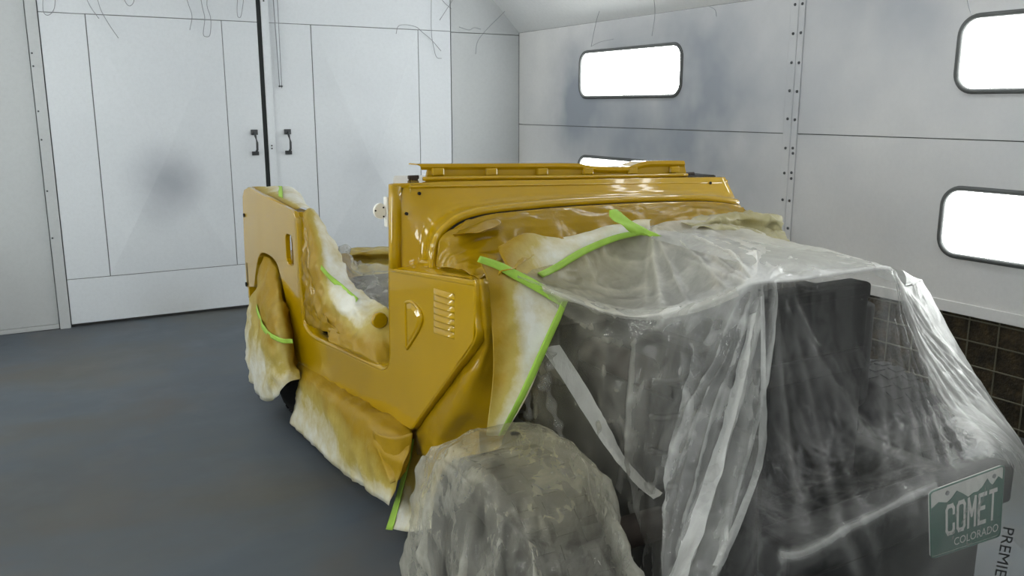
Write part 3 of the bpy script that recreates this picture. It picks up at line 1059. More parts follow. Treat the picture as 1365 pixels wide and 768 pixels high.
shr.v = [(1.79 + v_[1], 1.60 + v_[0], 0.72 + v_[2]) for v_ in shr.v]
shr.obj('fan_shroud', M['black'], jeep, smooth=True)
eng = MB().box((1.62, 1.74, 0.45), (1.96, 2.40, 0.80)).obj('engine_block', M['engine'], jeep, bevel=0.02)
MB().box((1.68, 1.76, 0.79), (1.88, 2.38, 0.90)).obj('valve_cover', M['black'], eng, bevel=0.03)
MB().tube([(1.52, 1.85, .72), (1.52, 2.3, .72)], 0.05, 12).obj('exhaust_manifold', M['rust'], eng, smooth=True)
MB().tube([(2.06, 1.85, .80), (2.06, 2.3, .80)], 0.05, 12).obj('intake_manifold', M['black'], eng, smooth=True)
MB().box((1.40, 2.12, .62), (1.58, 2.36, .82)).obj('battery', M['black'], jeep, bevel=0.01)
MB().tube([(1.70, 1.60, .97), (1.68, 1.70, .98), (1.74, 1.80, .88)], 0.028, 10).obj('radiator_hose', M['black'], jeep, smooth=True)
MB().tube([(2.10, 1.66, .62), (2.10, 1.66, .90)], 0.09, 16).obj('air_canister', M['black'], jeep, smooth=True)
for x in (1.50, 2.19):
    pts = [(x + .06 * math.cos(t), 1.70 + .06 * math.sin(t), .40 + .016 * t) for t in np.linspace(0, 2 * math.pi * 4, 70)]
    MB().tube(pts, 0.009, 6).obj('coil_spring', M['black'], jeep, smooth=True)
MB().box((1.48, 1.32, .385), (2.10, 2.50, .40)).obj('under_shade_sheet', M['black'], jeep)  # added black sheet for the dark underneath the engine bay

# licence plate hanging from the bumper
PTL, PTR = at(1237, 655, 'Y', 1.10), at(1336, 619, 'Y', 1.10)
PBL, PBR = at(1239, 743, 'Y', 1.115), at(1330, 713, 'Y', 1.115)
PN = np.cross(PTR - PTL, PBL - PTL); PN /= np.linalg.norm(PN)
if np.dot(PN, EYE - PTL) < 0: PN = -PN


def plate(u, v, d):
    p = (PTL * (1 - u) + PTR * u) * v + (PBL * (1 - u) + PBR * u) * (1 - v)
    return tuple(p + PN * d)


lp = MB()
ro = [(u, v) for u, v in round_rect(0, 0, 1, 1, 0.05, 5)]
slab(lp, ro, [], plate, 0.0, 0.004)
lp = fix_normals(lp.obj('license_plate', M['plate_white'], jeep))
lp['label'] = 'white and green licence plate reading COMET COLORADO'
mnt = [(0.0, .06), (.03, 0.02), (.97, .02), (1.0, .06), (1.0, .80), (.93, .87), (.85, .78), (.81, .82), (.77, .895), (.70, .80), (.64, .76), (.58, .765), (.51, .73), (.42, .82), (.35, .88), (.28, .80), (.22, .76), (.11, .81), (.05, .77), (0.0, .74)]
mg = MB(); slab(mg, mnt, [], plate, 0.0042, 0.0052)
fix_normals(mg.obj('green_mountains', M['plate_green'], lp))
rim = MB(); rim.tube([plate(u, v, .005) for u, v in ro], 0.0022, 6, closed=True); rim.obj('plate_rim', M['plate_green'], lp)
for u in (.22, .86):
    p = np.array(plate(u, .90, .004))
    MB().tube([tuple(p), tuple(p + PN * .003)], .006, 8).obj('plate_bolt', M['steel'], lp)


def text_geo(s, bold=0.0):
    cu = bpy.data.curves.new('lettering', 'FONT')
    cu.body = s
    cu.size = 1.0
    cu.offset = bold
    cu.resolution_u = 3
    o = bpy.data.objects.new('lettering', cu)
    COL.objects.link(o)
    dg = bpy.context.evaluated_depsgraph_get()
    me = bpy.data.meshes.new_from_object(o.evaluated_get(dg))
    v = np.array([v_.co[:2] for v_ in me.vertices]); f = [tuple(p.vertices) for p in me.polygons]
    bpy.data.objects.remove(o); bpy.data.meshes.remove(me); bpy.data.curves.remove(cu)
    v = (v - v.min(0)) / (v.max(0) - v.min(0))
    return v, f


# tall stroked registration letters
GLYPH = {'C': [[(1, .72), (1, .88), (.8, 1), (.2, 1), (0, .88), (0, .12), (.2, 0), (.8, 0), (1, .12), (1, .28)]],
         'O': [[(.2, 1), (.8, 1), (1, .88), (1, .12), (.8, 0), (.2, 0), (0, .12), (0, .88), (.2, 1)]],
         'M': [[(0, 0), (0, 1), (.5, .40), (1, 1), (1, 0)]],
         'E': [[(1, 1), (0, 1), (0, 0), (1, 0)], [(0, .52), (.8, .52)]],
         'T': [[(0, 1), (1, 1)], [(.5, 1), (.5, 0)]]}
lw = 0.012
for k, ch_ in enumerate('COMET'):
    u0 = .205 + k * .150
    w_ = .095
    mb = MB()
    for st_l in GLYPH[ch_]:
        P2 = [(u0 + a_ * w_, .30 + b_ * .40) for a_, b_ in st_l]
        for (ua, va), (ub, vb) in zip(P2, P2[1:]):
            # metric direction on the plate (about 2:1)
            dx, dy = (ub - ua) * 2, vb - va
            L = math.hypot(dx, dy); dx, dy = dx / L, dy / L
            hw = .030
            ea, eb = (ua - dx * hw * .45, va - dy * hw * .9), (ub + dx * hw * .45, vb + dy * hw * .9)
            nu, nv = -dy * hw / 2, dx * hw
            mb.add([plate(ea[0] + nu, ea[1] + nv, .0066), plate(ea[0] - nu, ea[1] - nv, .0066), plate(eb[0] - nu, eb[1] - nv, .0066), plate(eb[0] + nu, eb[1] + nv, .0066)], [(0, 1, 2, 3)])
    mb.obj('letter', M['plate_white'], lp)
v, f = text_geo('COLORADO')
obj('lettering', [plate(.31 + a_ * .65, .085 + b_ * .115, .0062) for a_, b_ in v], f, M['plate_white'], lp)
MB().box((1.95, 1.125, .45), (2.05, 1.18, .50)).obj('plate_bracket', M['black'], jeep)

# ================================================================== masking paper and film
def thing_mesh(o, label, cat, group=None):
    return tag(o, label, cat, group)


G_PAPER = 'masking sheets taped to the vehicle'

# rear wheel arch sheet
o = sheet('masking_paper', [
    [(352, 341, 'X1.075', .75), (362, 346, 'X1.075', .7), (372, 362, 'X1.075', .8), (380, 392, 'X1.07', .9), (388, 452, 'X1.07', .9)],
    [(340, 380, 'X1.03', .45), (355, 388, 'X1.00', .7), (370, 400, 'X1.00', .5), (383, 425, 'X1.02', .7), (394, 478, 'X1.05', .8)],
    [(331, 420, 'X1.00', .15), (347, 432, 'X0.96', .45), (362, 440, 'X0.95', .65), (380, 455, 'X0.98', .4), (397, 488, 'X1.03', .6)],
    [(328, 470, 'X0.97', .05), (345, 478, 'X0.93', .1), (362, 485, 'X0.93', .3), (380, 490, 'X0.96', .3), (399, 495, 'X1.02', .35)],
    [(333, 508, 'X0.965', .0), (350, 532, 'X0.93', .0), (367, 532, 'X0.93', .05), (383, 511, 'X0.96', .1), (400, 505, 'X1.02', .3)],
], M['paper'], nr=36, nc=36, amp=0.022, freq=7, seed=3.1)
thing_mesh(o, 'crumpled masking paper hanging over the rear wheel arch', 'masking paper', G_PAPER)
tp = sheet('tape_strip', [[(342, 405, 'X0.985'), (352, 435, 'X0.95'), (372, 450, 'X0.94'), (390, 452, 'X0.985')], [(341, 411, 'X0.985'), (351, 441, 'X0.95'), (372, 456, 'X0.94'), (391, 458, 'X0.985')]], M['tape'], o, nr=4, nc=24, amp=0.004)
# sill sheet
o = sheet('masking_paper', [
    [(396, 474, 'X1.082', .8), (430, 494, 'X1.085', .85), (470, 518, 'X1.085', .9), (510, 541, 'X1.085', .9), (549, 565, 'X1.085', .95)],
    [(396, 487, 'X1.055', .8), (430, 507, 'X1.04', .85), (470, 531, 'X1.035', .9), (510, 554, 'X1.03', .9), (549, 578, 'X1.045', .95)],
    [(398, 512, 'X1.02', .35), (430, 526, 'X1.00', .55), (465, 545, 'X0.99', .75), (500, 568, 'X0.98', .8), (547, 590, 'X1.02', .85)],
    [(393, 540, 'X1.01', .1), (428, 560, 'X0.99', .15), (462, 585, 'X0.97', .35), (497, 605, 'X0.955', .55), (540, 620, 'X0.99', .75)],
    [(386, 564, 'X0.99', .05), (420, 595, 'X0.985', .0), (455, 628, 'X0.965', .05), (492, 655, 'X0.955', .05), (519, 674, 'X0.955', .0)],
], M['paper'], nr=34, nc=40, amp=0.016, freq=7, seed=5.7)
thing_mesh(o, 'masking paper skirt taped below the door sill, sprayed yellow along its top', 'masking paper', G_PAPER)
# folded end of the sill sheet
o2 = sheet('folded_corner', [
    [(497, 575, 'X0.965', .85), (525, 583, 'X0.98', .9), (550, 577, 'X1.02', .95)],
    [(502, 600, 'X0.955', .75), (527, 610, 'X0.98', .85), (546, 612, 'X1.02', .85)],
    [(520, 645, 'X0.95', .35), (531, 640, 'X0.98', .7), (541, 628, 'X1.015', .75)],
], M['paper'], o, nr=14, nc=14, amp=0.006, freq=9, seed=2.2)
# hanging sheet with taped edge in front of the sill
o = sheet('masking_paper', [
    [(549, 574, 'X1.09', .85), (575, 572, 'X1.09', .85), (605, 570, 'X1.10', .8), (640, 575, 'X1.11', .7)],
    [(541, 620, 'X1.07', .35), (570, 622, 'X1.07', .55), (600, 622, 'X1.09', .5), (640, 620, 'X1.11', .5)],
    [(530, 662, 'X1.045', .1), (562, 668, 'X1.045', .15), (595, 668, 'X1.07', .2), (640, 660, 'X1.10', .2)],
    [(517, 704, 'X1.005', .05), (548, 709, 'X1.005', .0), (585, 702, 'X1.03', .0), (640, 690, 'X1.07', .0)],
], M['paper'], nr=26, nc=24, amp=0.01, freq=6, seed=8.4)
thing_mesh(o, 'masking paper with a green taped edge hanging behind the wheel cover', 'masking paper', G_PAPER)
sheet('tape_strip', [[(548, 585, 'X1.078'), (538, 625, 'X1.06'), (527, 666, 'X1.035'), (514, 706, 'X0.998')], [(552, 585, 'X1.078'), (544, 625, 'X1.06'), (534, 666, 'X1.035'), (523, 707, 'X0.998')]], M['tape'], o, nr=4, nc=20, amp=0.003)

# yellow film across the front wheel well
o = sheet('masking_film', [
    [(634, 376, 'X1.09', 1), (640, 372, 'Y2.0', 1), (650, 374, 'Y2.0', .95), (680, 388, 'Y2.03', .8)],
    [(634, 420, 'X1.10', 1), (644, 425, 'Y2.0', .95), (654, 430, 'Y1.99', .9), (685, 440, 'Y2.03', .8)],
    [(631, 458, 'X1.10', 1), (645, 462, 'Y2.02', .95), (657, 470, 'Y2.02', .9), (685, 480, 'Y2.03', .8)],
    [(601, 503, 'X1.10', 1), (625, 505, 'Y2.07', .95), (648, 515, 'Y2.05', .85), (682, 525, 'Y2.03', .75)],
    [(570, 545, 'X1.10', 1), (598, 548, 'Y2.17', .9), (635, 555, 'Y2.09', .8), (676, 565, 'Y2.03', .6)],
    [(549, 577, 'X1.095', .95), (575, 585, 'Y2.28', .8), (605, 590, 'Y2.2', .65), (668, 592, 'Y2.06', .5)],
    [(549, 600, 'X1.10', .7), (575, 615, 'Y2.3', .55), (605, 622, 'Y2.2', .4), (665, 625, 'Y2.06', .3)],
], M['film_yellow'], nr=46, nc=30, amp=0.012, freq=9, seed=1.3)
thing_mesh(o, 'yellow-sprayed film stretched across the front wheel well', 'masking film', G_PAPER)

# firewall film inside the hood arch, sprayed yellow
o = sheet('masking_film', [
    [(582, 357, 'Y2.36', 1), (586, 330, 'Y2.36', 1), (600, 307, 'Y2.36', 1), (650, 289, 'Y2.36', 1), (740, 280, 'Y2.36', 1), (850, 273, 'Y2.36', 1), (940, 272, 'Y2.36', 1), (990, 278, 'Y2.34', 1)],
    [(605, 358, 'Y2.24', 1), (610, 340, 'Y2.27', 1), (630, 320, 'Y2.28', .95), (670, 303, 'Y2.29', 1), (745, 295, 'Y2.3', 1), (850, 288, 'Y2.3', 1), (940, 280, 'Y2.3', 1), (1000, 286, 'Y2.28', .9)],
    [(625, 364, 'Y2.12', 1), (640, 352, 'Y2.16', .9), (665, 338, 'Y2.2', .8), (705, 318, 'Y2.24', .85), (760, 310, 'Y2.26', .9), (850, 300, 'Y2.27', .9), (940, 290, 'Y2.27', .9), (1010, 294, 'Y2.24', .6)],
    [(640, 376, 'Y2.0', .95), (660, 364, 'Y2.06', .8), (690, 356, 'Y2.1', .55), (725, 335, 'Y2.19', .4), (775, 325, 'Y2.22', .4), (850, 315, 'Y2.24', .5), (940, 305, 'Y2.24', .5), (1015, 306, 'Y2.2', .3)],
], M['film_yellow'], nr=44, nc=90, amp=0.020, freq=8, seed=6.6)
thing_mesh(o, 'glossy yellow-sprayed film over the firewall inside the hood arch', 'masking film', G_PAPER)
# creased flap at the arch corner
sheet('film_flap', [
    [(612, 308, 'Y2.33', 1), (640, 296, 'Y2.31', 1), (662, 291, 'Y2.30', 1)],
    [(607, 314, 'Y2.28', 1), (640, 306, 'Y2.25', 1), (668, 297, 'Y2.26', 1)],
    [(603, 311, 'Y2.25', 1), (636, 311, 'Y2.22', 1), (660, 303, 'Y2.24', 1)],
], M['film_yellow'], o, nr=12, nc=16, amp=0.005, freq=12, seed=4.0)
# grey-white upper paper below the cowl
o = sheet('masking_paper', [
    [(664, 330, 'Y2.18', .75), (700, 312, 'Y2.21', .5), (745, 316, 'Y2.23', .12), (790, 306, 'Y2.24', .05), (835, 297, 'Y2.25', .12), (868, 291, 'Y2.25', .2)],
    [(668, 342, 'Y2.13', .7), (700, 330, 'Y2.17', .35), (745, 328, 'Y2.19', .0), (785, 317, 'Y2.2', .0), (828, 305, 'Y2.21', .0), (866, 297, 'Y2.21', .1)],
    [(680, 362, 'Y2.08', .6), (716, 368, 'Y2.11', .3), (740, 357, 'Y2.14', .1), (775, 337, 'Y2.17', .0), (820, 319, 'Y2.19', .0), (866, 309, 'Y2.2', .0)],
], M['paper'], nr=22, nc=44, amp=0.010, freq=7, seed=7.9)
thing_mesh(o, 'white masking paper with a green tape lower edge, below the cowl', 'masking paper', G_PAPER)
sheet('tape_strip', [
    [(716, 364, 'Y2.100'), (740, 352, 'Y2.130'), (775, 331, 'Y2.160'), (820, 313, 'Y2.180'), (862, 305, 'Y2.19')],
    [(724, 370, 'Y2.098'), (745, 360, 'Y2.128'), (780, 339, 'Y2.158'), (825, 320, 'Y2.178'), (868, 311, 'Y2.188')]], M['tape'], o, nr=4, nc=30, amp=0.003)
# loose tape ends sticking up at the knot
o = sheet('masking_tape', [
    [(812, 281, 'Y2.19'), (822, 279, 'Y2.19'), (828, 284, 'Y2.185')],
    [(814, 290, 'Y2.17'), (828, 291, 'Y2.17'), (840, 294, 'Y2.165')],
    [(828, 299, 'Y2.15'), (842, 302, 'Y2.15'), (856, 303, 'Y2.15')],
    [(842, 311, 'Y2.15'), (858, 312, 'Y2.14'), (866, 308, 'Y2.14')],
    [(858, 309, 'Y2.13'), (868, 315, 'Y2.13'), (882, 315, 'Y2.12')],
], M['tape'], nr=20, nc=10, amp=0.006, freq=14, seed=1.9)
thing_mesh(o, 'crumpled knot of green masking tape sticking up below the cowl', 'masking tape')
# big white paper on the fender side with two taped edges
o = sheet('masking_paper', [
    [(637, 345, 'Y2.04', .8), (664, 350, 'Y2.035', .75), (692, 366, 'Y2.02', .35), (722, 382, 'Y2.0', .1), (756, 403, 'Y1.96', .0)],
    [(648, 372, 'Y2.0', .9), (668, 385, 'Y1.99', .55), (692, 398, 'Y1.975', .0), (718, 410, 'Y1.96', .0), (744, 427, 'Y1.93', .0)],
    [(655, 430, 'Y1.985', .75), (673, 437, 'Y1.97', .5), (690, 447, 'Y1.955', .25), (708, 462, 'Y1.94', .0), (724, 478, 'Y1.92', .0)],
    [(657, 500, 'Y1.975', .6), (668, 507, 'Y1.965', .55), (680, 515, 'Y1.95', .3), (692, 522, 'Y1.935', .1), (702, 530, 'Y1.92', .05)],
    [(648, 580, 'Y1.97', .1), (653, 581, 'Y1.965', .15), (660, 581, 'Y1.96', .1), (666, 581, 'Y1.955', .0), (672, 580, 'Y1.95', .0)],
], M['paper'], nr=44, nc=30, amp=0.008, freq=7, seed=9.2)
thing_mesh(o, 'large white masking paper with green tape borders beside the louvres', 'masking paper', G_PAPER)
sheet('tape_strip', [
    [(640, 341, 'Y2.02'), (668, 350, 'Y2.015'), (700, 366, 'Y2.0'), (730, 383, 'Y1.975'), (757, 401, 'Y1.945')],
    [(636, 349, 'Y2.02'), (662, 359, 'Y2.013'), (692, 376, 'Y1.998'), (722, 393, 'Y1.973'), (748, 409, 'Y1.943')]], M['tape'], o, nr=4, nc=30, amp=0.003)
sheet('tape_strip', [
    [(749, 401, 'Y1.943'), (734, 434, 'Y1.915'), (713, 480, 'Y1.905'), (690, 530, 'Y1.905'), (664, 581, 'Y1.935')],
    [(758, 399, 'Y1.943'), (743, 436, 'Y1.913'), (722, 483, 'Y1.903'), (699, 531, 'Y1.903'), (673, 579, 'Y1.933')]], M['tape'], o, nr=4, nc=40, amp=0.003)

# rear quarter inner sheet, white with one tape strip, and the interior cover
o = sheet('masking_paper', [
    [(336, 249, 'X1.09', .55), (352, 249, 'X1.14', .2), (372, 248.5, 'X1.18', .1), (388, 249.5, 'X1.22', .0), (400, 258, 'X1.25', .0)],
    [(352, 259, 'X1.085', .6), (366, 261, 'X1.10', .35), (380, 262, 'X1.13', .1), (394, 264, 'X1.16', .0), (407, 270, 'X1.19', .0)],
    [(390, 281, 'X1.085', .8), (396, 279, 'X1.09', .6), (403, 277, 'X1.10', .2), (411, 279, 'X1.12', .1), (418, 284, 'X1.14', .05)],
], M['paper'], nr=20, nc=24, amp=0.006, freq=8, seed=11.0)
thing_mesh(o, 'white masking paper folded over the top of the rear side', 'masking paper', G_PAPER)
sheet('tape_strip', [[(370.5, 248, 'X1.178'), (371, 254, 'X1.15'), (371.5, 262, 'X1.10')], [(376, 248, 'X1.178'), (376.5, 254, 'X1.15'), (377, 264, 'X1.10')]], M['tape'], o, nr=4, nc=12, amp=0.002)
o = sheet('masking_paper', [
    [(404, 284, 'Y3.62', .7), (412, 279, 'Y3.62', .2), (424, 287, 'Y3.60', .05), (436, 308, 'Y3.58', .1), (448, 326, 'Y3.56', .15)],
    [(410, 320, 'Y3.52', .85), (418, 312, 'Y3.50', .6), (430, 322, 'Y3.46', .1), (444, 340, 'Y3.44', .05), (458, 350, 'Y3.42', .05)],
    [(416, 370, 'Y3.42', 1), (424, 352, 'Y3.38', .6), (437, 362, 'Y3.34', .1), (452, 372, 'Y3.30', .0), (470, 380, 'Y3.28', .1)],
    [(424, 425, 'Y3.30', 1), (436, 405, 'Y3.24', .45), (450, 402, 'Y3.18', .05), (470, 400, 'Y3.12', .0), (492, 396, 'Y3.1', .1)],
    [(436, 440, 'Y3.22', .9), (455, 432, 'Y3.12', .6), (475, 432, 'Y3.02', .15), (497, 428, 'Y2.94', .25), (522, 420, 'Y2.9', .4)],
    [(440, 456, 'Y3.14', 1), (463, 466, 'Y3.0', .95), (486, 477, 'Y2.86', .95), (507, 488, 'Y2.76', .9), (528, 488, 'Y2.74', .9)],
], M['paper'], nr=50, nc=44, amp=0.022, freq=8, seed=12.5)
thing_mesh(o, 'crumpled paper covering the cabin inside the door opening', 'masking paper', G_PAPER)
sheet('tape_strip', [[(428, 353, 'Y3.30'), (440, 366, 'Y3.27'), (455, 378, 'Y3.23'), (478, 398, 'Y3.09')], [(427, 359, 'Y3.30'), (439, 373, 'Y3.27'), (452, 385, 'Y3.23'), (474, 404, 'Y3.09')]], M['tape'], o, nr=4, nc=20, amp=0.006)
o = sheet('masking_film', [
    [(404, 288, 'Y3.64', .9), (410, 300, 'Y3.60', .9), (418, 330, 'Y3.5', .9)],
    [(405, 340, 'Y3.60', 1), (413, 350, 'Y3.50', .95), (422, 370, 'Y3.40', .9)],
    [(407, 390, 'Y3.55', 1), (418, 400, 'Y3.38', 1), (430, 410, 'Y3.28', .95)],
    [(410, 432, 'Y3.5', 1), (430, 440, 'Y3.26', 1), (450, 445, 'Y3.1', 1)],
], M['film_yellow'], nr=40, nc=20, amp=0.025, freq=11, seed=14.0)
thing_mesh(o, 'shiny yellow-sprayed film inside the rear edge of the door opening', 'masking film', G_PAPER)
# grey clear film over the seats
o = sheet('masking_film', [
    [(446, 329, 'Y3.62', .0), (455, 327, 'Y3.62', .0), (463, 331, 'Y3.60', .0), (468, 345, 'Y3.58', .0), (474, 352, 'Y3.56', .1)],
    [(450, 345, 'Y3.56', .0), (460, 345, 'Y3.55', .0), (470, 352, 'Y3.52', .0), (485, 360, 'Y3.5', .1), (522, 355, 'Y3.5', .1)],
    [(458, 362, 'Y3.46', .0), (470, 366, 'Y3.44', .0), (485, 368, 'Y3.42', .0), (500, 372, 'Y3.4', .1), (524, 372, 'Y3.4', .2)],
    [(468, 382, 'Y3.36', .1), (480, 388, 'Y3.32', .0), (495, 390, 'Y3.3', .0), (510, 392, 'Y3.3', .1), (526, 394, 'Y3.3', .3)],
    [(478, 402, 'Y3.2', .2), (490, 408, 'Y3.15', .2), (505, 412, 'Y3.1', .3), (515, 414, 'Y3.1', .4), (526, 414, 'Y3.1', .5)],
], M['film_wheel'], nr=40, nc=40, amp=0.03, freq=8, seed=15.5, density=0.12)
thing_mesh(o, 'greyish plastic film bunched over the seats behind the door post', 'plastic film', G_PAPER)
# far quarter roll of film
o = sheet('masking_film', [
    [(466, 333, 'Y4.3', .2), (480, 330.5, 'Y4.3', .3), (500, 330, 'Y4.3', .2), (530, 330, 'Y4.3', .3)],
    [(467, 340, 'Y4.2', .4), (482, 338, 'Y4.2', .4), (500, 338, 'Y4.2', .4), (530, 338, 'Y4.2', .4)],
    [(468, 346, 'Y4.25', .3), (484, 346, 'Y4.25', .4), (502, 346, 'Y4.25', .3), (530, 346, 'Y4.25', .4)],
    [(468, 352, 'Y4.15', .3), (484, 354, 'Y4.15', .2), (502, 354, 'Y4.15', .2), (530, 354, 'Y4.15', .3)],
    [(470, 366, 'Y4.1', .3), (486, 370, 'Y4.1', .2), (504, 370, 'Y4.1', .2), (530, 370, 'Y4.1', .3)],
], M['film_yellow'], nr=26, nc=26, amp=0.012, freq=8, seed=16.5)
thing_mesh(o, 'pale yellow sheet laid over the rear cargo area', 'masking film', G_PAPER)
# cushions under the covers
st_ = empty('car_seat', (1.45, 3.35, 0.45), 'dark seat under the grey film in the cabin', 'car seat')
MB().box((1.24, 3.10, 0.46), (1.66, 3.50, 0.56)).obj('seat_cushion', M['black'], st_, bevel=0.04)
MB().box((1.24, 3.50, 0.50), (1.66, 3.58, 0.74)).obj('backrest', M['black'], st_, bevel=0.03)
# orange roundel lid on the inner panel
c = at(506, 427, 'Y', 2.87)
mb = MB(); mb.tube([(c[0], c[1] + .012, c[2]), (c[0], c[1] - .004, c[2]), (c[0], c[1] - .006, c[2])], [0.030, 0.030, 0.024], 18)
mb.obj('inner_cover_cap', M['paint'], jeep, smooth=True)

# ------------------------------------------------------------------ main clear film
near = [(690, 368, 2.05), (740, 390, 1.95), (800, 412, 1.85), (850, 421, 1.78), (920, 412, 1.65), (975, 392, 1.53), (1012, 376, 1.47), (1060, 372, 1.465), (1110, 364, 1.465), (1181, 356, 1.465), (1194, 366, 1.50), (1206, 380, 1.53)]
top_rows = [
    [(690, 362, 2.10), (740, 352, 2.15), (790, 330, 2.20), (830, 313, 2.22), (875, 299, 2.22), (940, 294, 2.20), (1010, 310, 2.10), (1060, 325, 1.95), (1095, 331, 1.82), (1150, 347, 1.64), (1183, 361, 1.57), (1206, 380, 1.54)],
    [(690, 364, 2.09), (741, 362, 2.13), (793, 348, 2.18), (838, 336, 2.18), (882, 322, 2.14), (945, 314, 2.06), (1010, 325, 1.90), (1060, 336, 1.76), (1099, 340, 1.68), (1160, 349, 1.57), (1186, 362, 1.555), (1206, 380, 1.538)],
    [(690, 366, 2.08), (741, 374, 2.11), (796, 372, 2.14), (844, 368, 2.10), (895, 355, 2.02), (952, 343, 1.87), (1010, 340, 1.70), (1060, 348, 1.60), (1103, 350, 1.57), (1168, 352, 1.52), (1189, 363.5, 1.535), (1206, 380, 1.535)],
    [(690, 367, 2.065), (741, 384, 2.06), (799, 396, 2.05), (849, 398, 1.99), (908, 388, 1.86), (964, 370, 1.69), (1011, 358, 1.555), (1060, 360, 1.52), (1106, 357, 1.51), (1175, 354, 1.485), (1192, 365, 1.515), (1206, 380, 1.532)],
    near]
skirt_rows = [
    [(690, 470, 'X1.235'), (745, 455, 'X1.30'), (800, 485, 'X1.385'), (850, 500, 'X1.44'), (908, 500, 'Y1.60'), (952, 490, 'Y1.48'), (1000, 470, 'Y1.435'), (1055, 470, 'Y1.435'), (1116, 470, 'Y1.43'), (1196, 450, 'Y1.43'), (1228, 448, 'Y1.46'), (1259, 455, 'Y1.50')],
    [(682, 578, 'X1.24'), (742, 540, 'X1.31'), (798, 570, 'X1.40'), (850, 590, 'X1.43'), (896, 590, 'Y1.52'), (932, 590, 'Y1.40'), (980, 580, 'Y1.36'), (1050, 590, 'Y1.36'), (1128, 590, 'Y1.32'), (1222, 560, 'Y1.30'), (1276, 540, 'Y1.32'), (1312, 527, 'Y1.42')],
    [(690, 640, 'X1.26'), (745, 620, 'X1.32'), (800, 660, 'X1.40'), (855, 680, 'X1.40'), (888, 680, 'Y1.43'), (915, 690, 'Y1.30'), (955, 690, 'Y1.26'), (1048, 742, 'Y1.14'), (1140, 700, 'Y1.10'), (1238, 652, 'Y1.075'), (1336, 615, 'Y1.075'), (1372, 612, 'Y1.30')],
    [(700, 720, 'X1.28'), (750, 710, 'X1.34'), (805, 760, 'X1.41'), (858, 780, 'X1.38'), (880, 790, 'Y1.36'), (898, 800, 'Y1.22'), (930, 800, 'Y1.17'), (1040, 830, 'Y1.15'), (1140, 800, 'Y1.12'), (1238, 750, 'Y1.085'), (1340, 725, 'Y1.085'), (1392, 700, 'Y1.24')],
    [(705, 800, 'X1.28'), (755, 810, 'X1.34'), (810, 860, 'X1.41'), (856, 900, 'X1.36'), (872, 920, 'Y1.34'), (885, 930, 'Y1.20'), (920, 940, 'Y1.16'), (1035, 960, 'Y1.15'), (1140, 940, 'Y1.12'), (1240, 900, 'Y1.09'), (1350, 880, 'Y1.10'), (1420, 850, 'Y1.20')],
]
topg = [[(x, y, 'Y%.4f' % d) for x, y, d in r] for r in top_rows]
# far side: two extra columns behind the silhouette, given as points
FAR = {0: [(2.38, 1.60, .95), (2.55, 1.75, .88)], 1: [(2.52, 1.62, .82), (2.70, 1.80, .72)], 2: [(2.62, 1.60, .66), (2.78, 1.80, .50)], 3: [(2.68, 1.52, .46), (2.82, 1.80, .30)], 4: [(2.72, 1.45, .25), (2.84, 1.80, .14)], 5: [(2.74, 1.40, .06), (2.86, 1.80, .05)]}
topg = [r + [(2.30, 1.62, .985), (2.40, 1.85, 0.97)] if i == 0 else r + [(2.30 + .02 * i, 1.615, .985 - .009 * i), (2.40 + .03 * i, 1.83, 0.97 - .02 * i)] for i, r in enumerate(topg)]
topg[-1][-2:] = [FAR[0][0], FAR[0][1]]
skg = [topg[-1]] + [r + FAR[i + 1] for i, r in enumerate(skirt_rows)]
NR1, NR2, NC = 44, 120, 300
G1 = resample(ctrl(topg)[:, :, :3], NR1, NC)
G2 = resample(ctrl(skg)[:, :, :3], NR2, NC)
n_ctl = len(topg[0]) - 1
s_ax = np.linspace(0, n_ctl, NC)          # control-column coordinate
t1_ = np.linspace(0, 1, NR1)[:, None]
t2_ = np.linspace(0, 1, NR2)[:, None]
d1_ = np.zeros((NR1, NC)); d2_ = np.zeros((NR2, NC))
den1 = np.zeros((NR1, NC)); den2 = np.zeros((NR2, NC))


def pleat(g, dn, tt, pts, width, amp, dens):
    """a pinched fold running along (t, s) points on the sheet"""
    pts = np.array(pts, float)
    tq = np.clip(tt, pts[0, 0], pts[-1, 0])
    sc = np.interp(tq[:, 0], pts[:, 0], pts[:, 1])[:, None]
    inside = ((tt >= pts[0, 0] - 1e-6) & (tt <= pts[-1, 0] + 1e-6)).astype(float)
    u = (tt - pts[0, 0]) / max(1e-6, pts[-1, 0] - pts[0, 0])
    fade = np.clip(np.minimum(u * 6 + .25, (1 - u) * 5), 0, 1) * inside
    x = (s_ax[None, :] - sc) / width
    prof = np.exp(-np.abs(x) ** 1.3 * 1.2)
    g += amp * prof * fade
    dn += dens * np.exp(-np.abs(x * 1.6) ** 1.5) * fade


rng = random.Random(21)
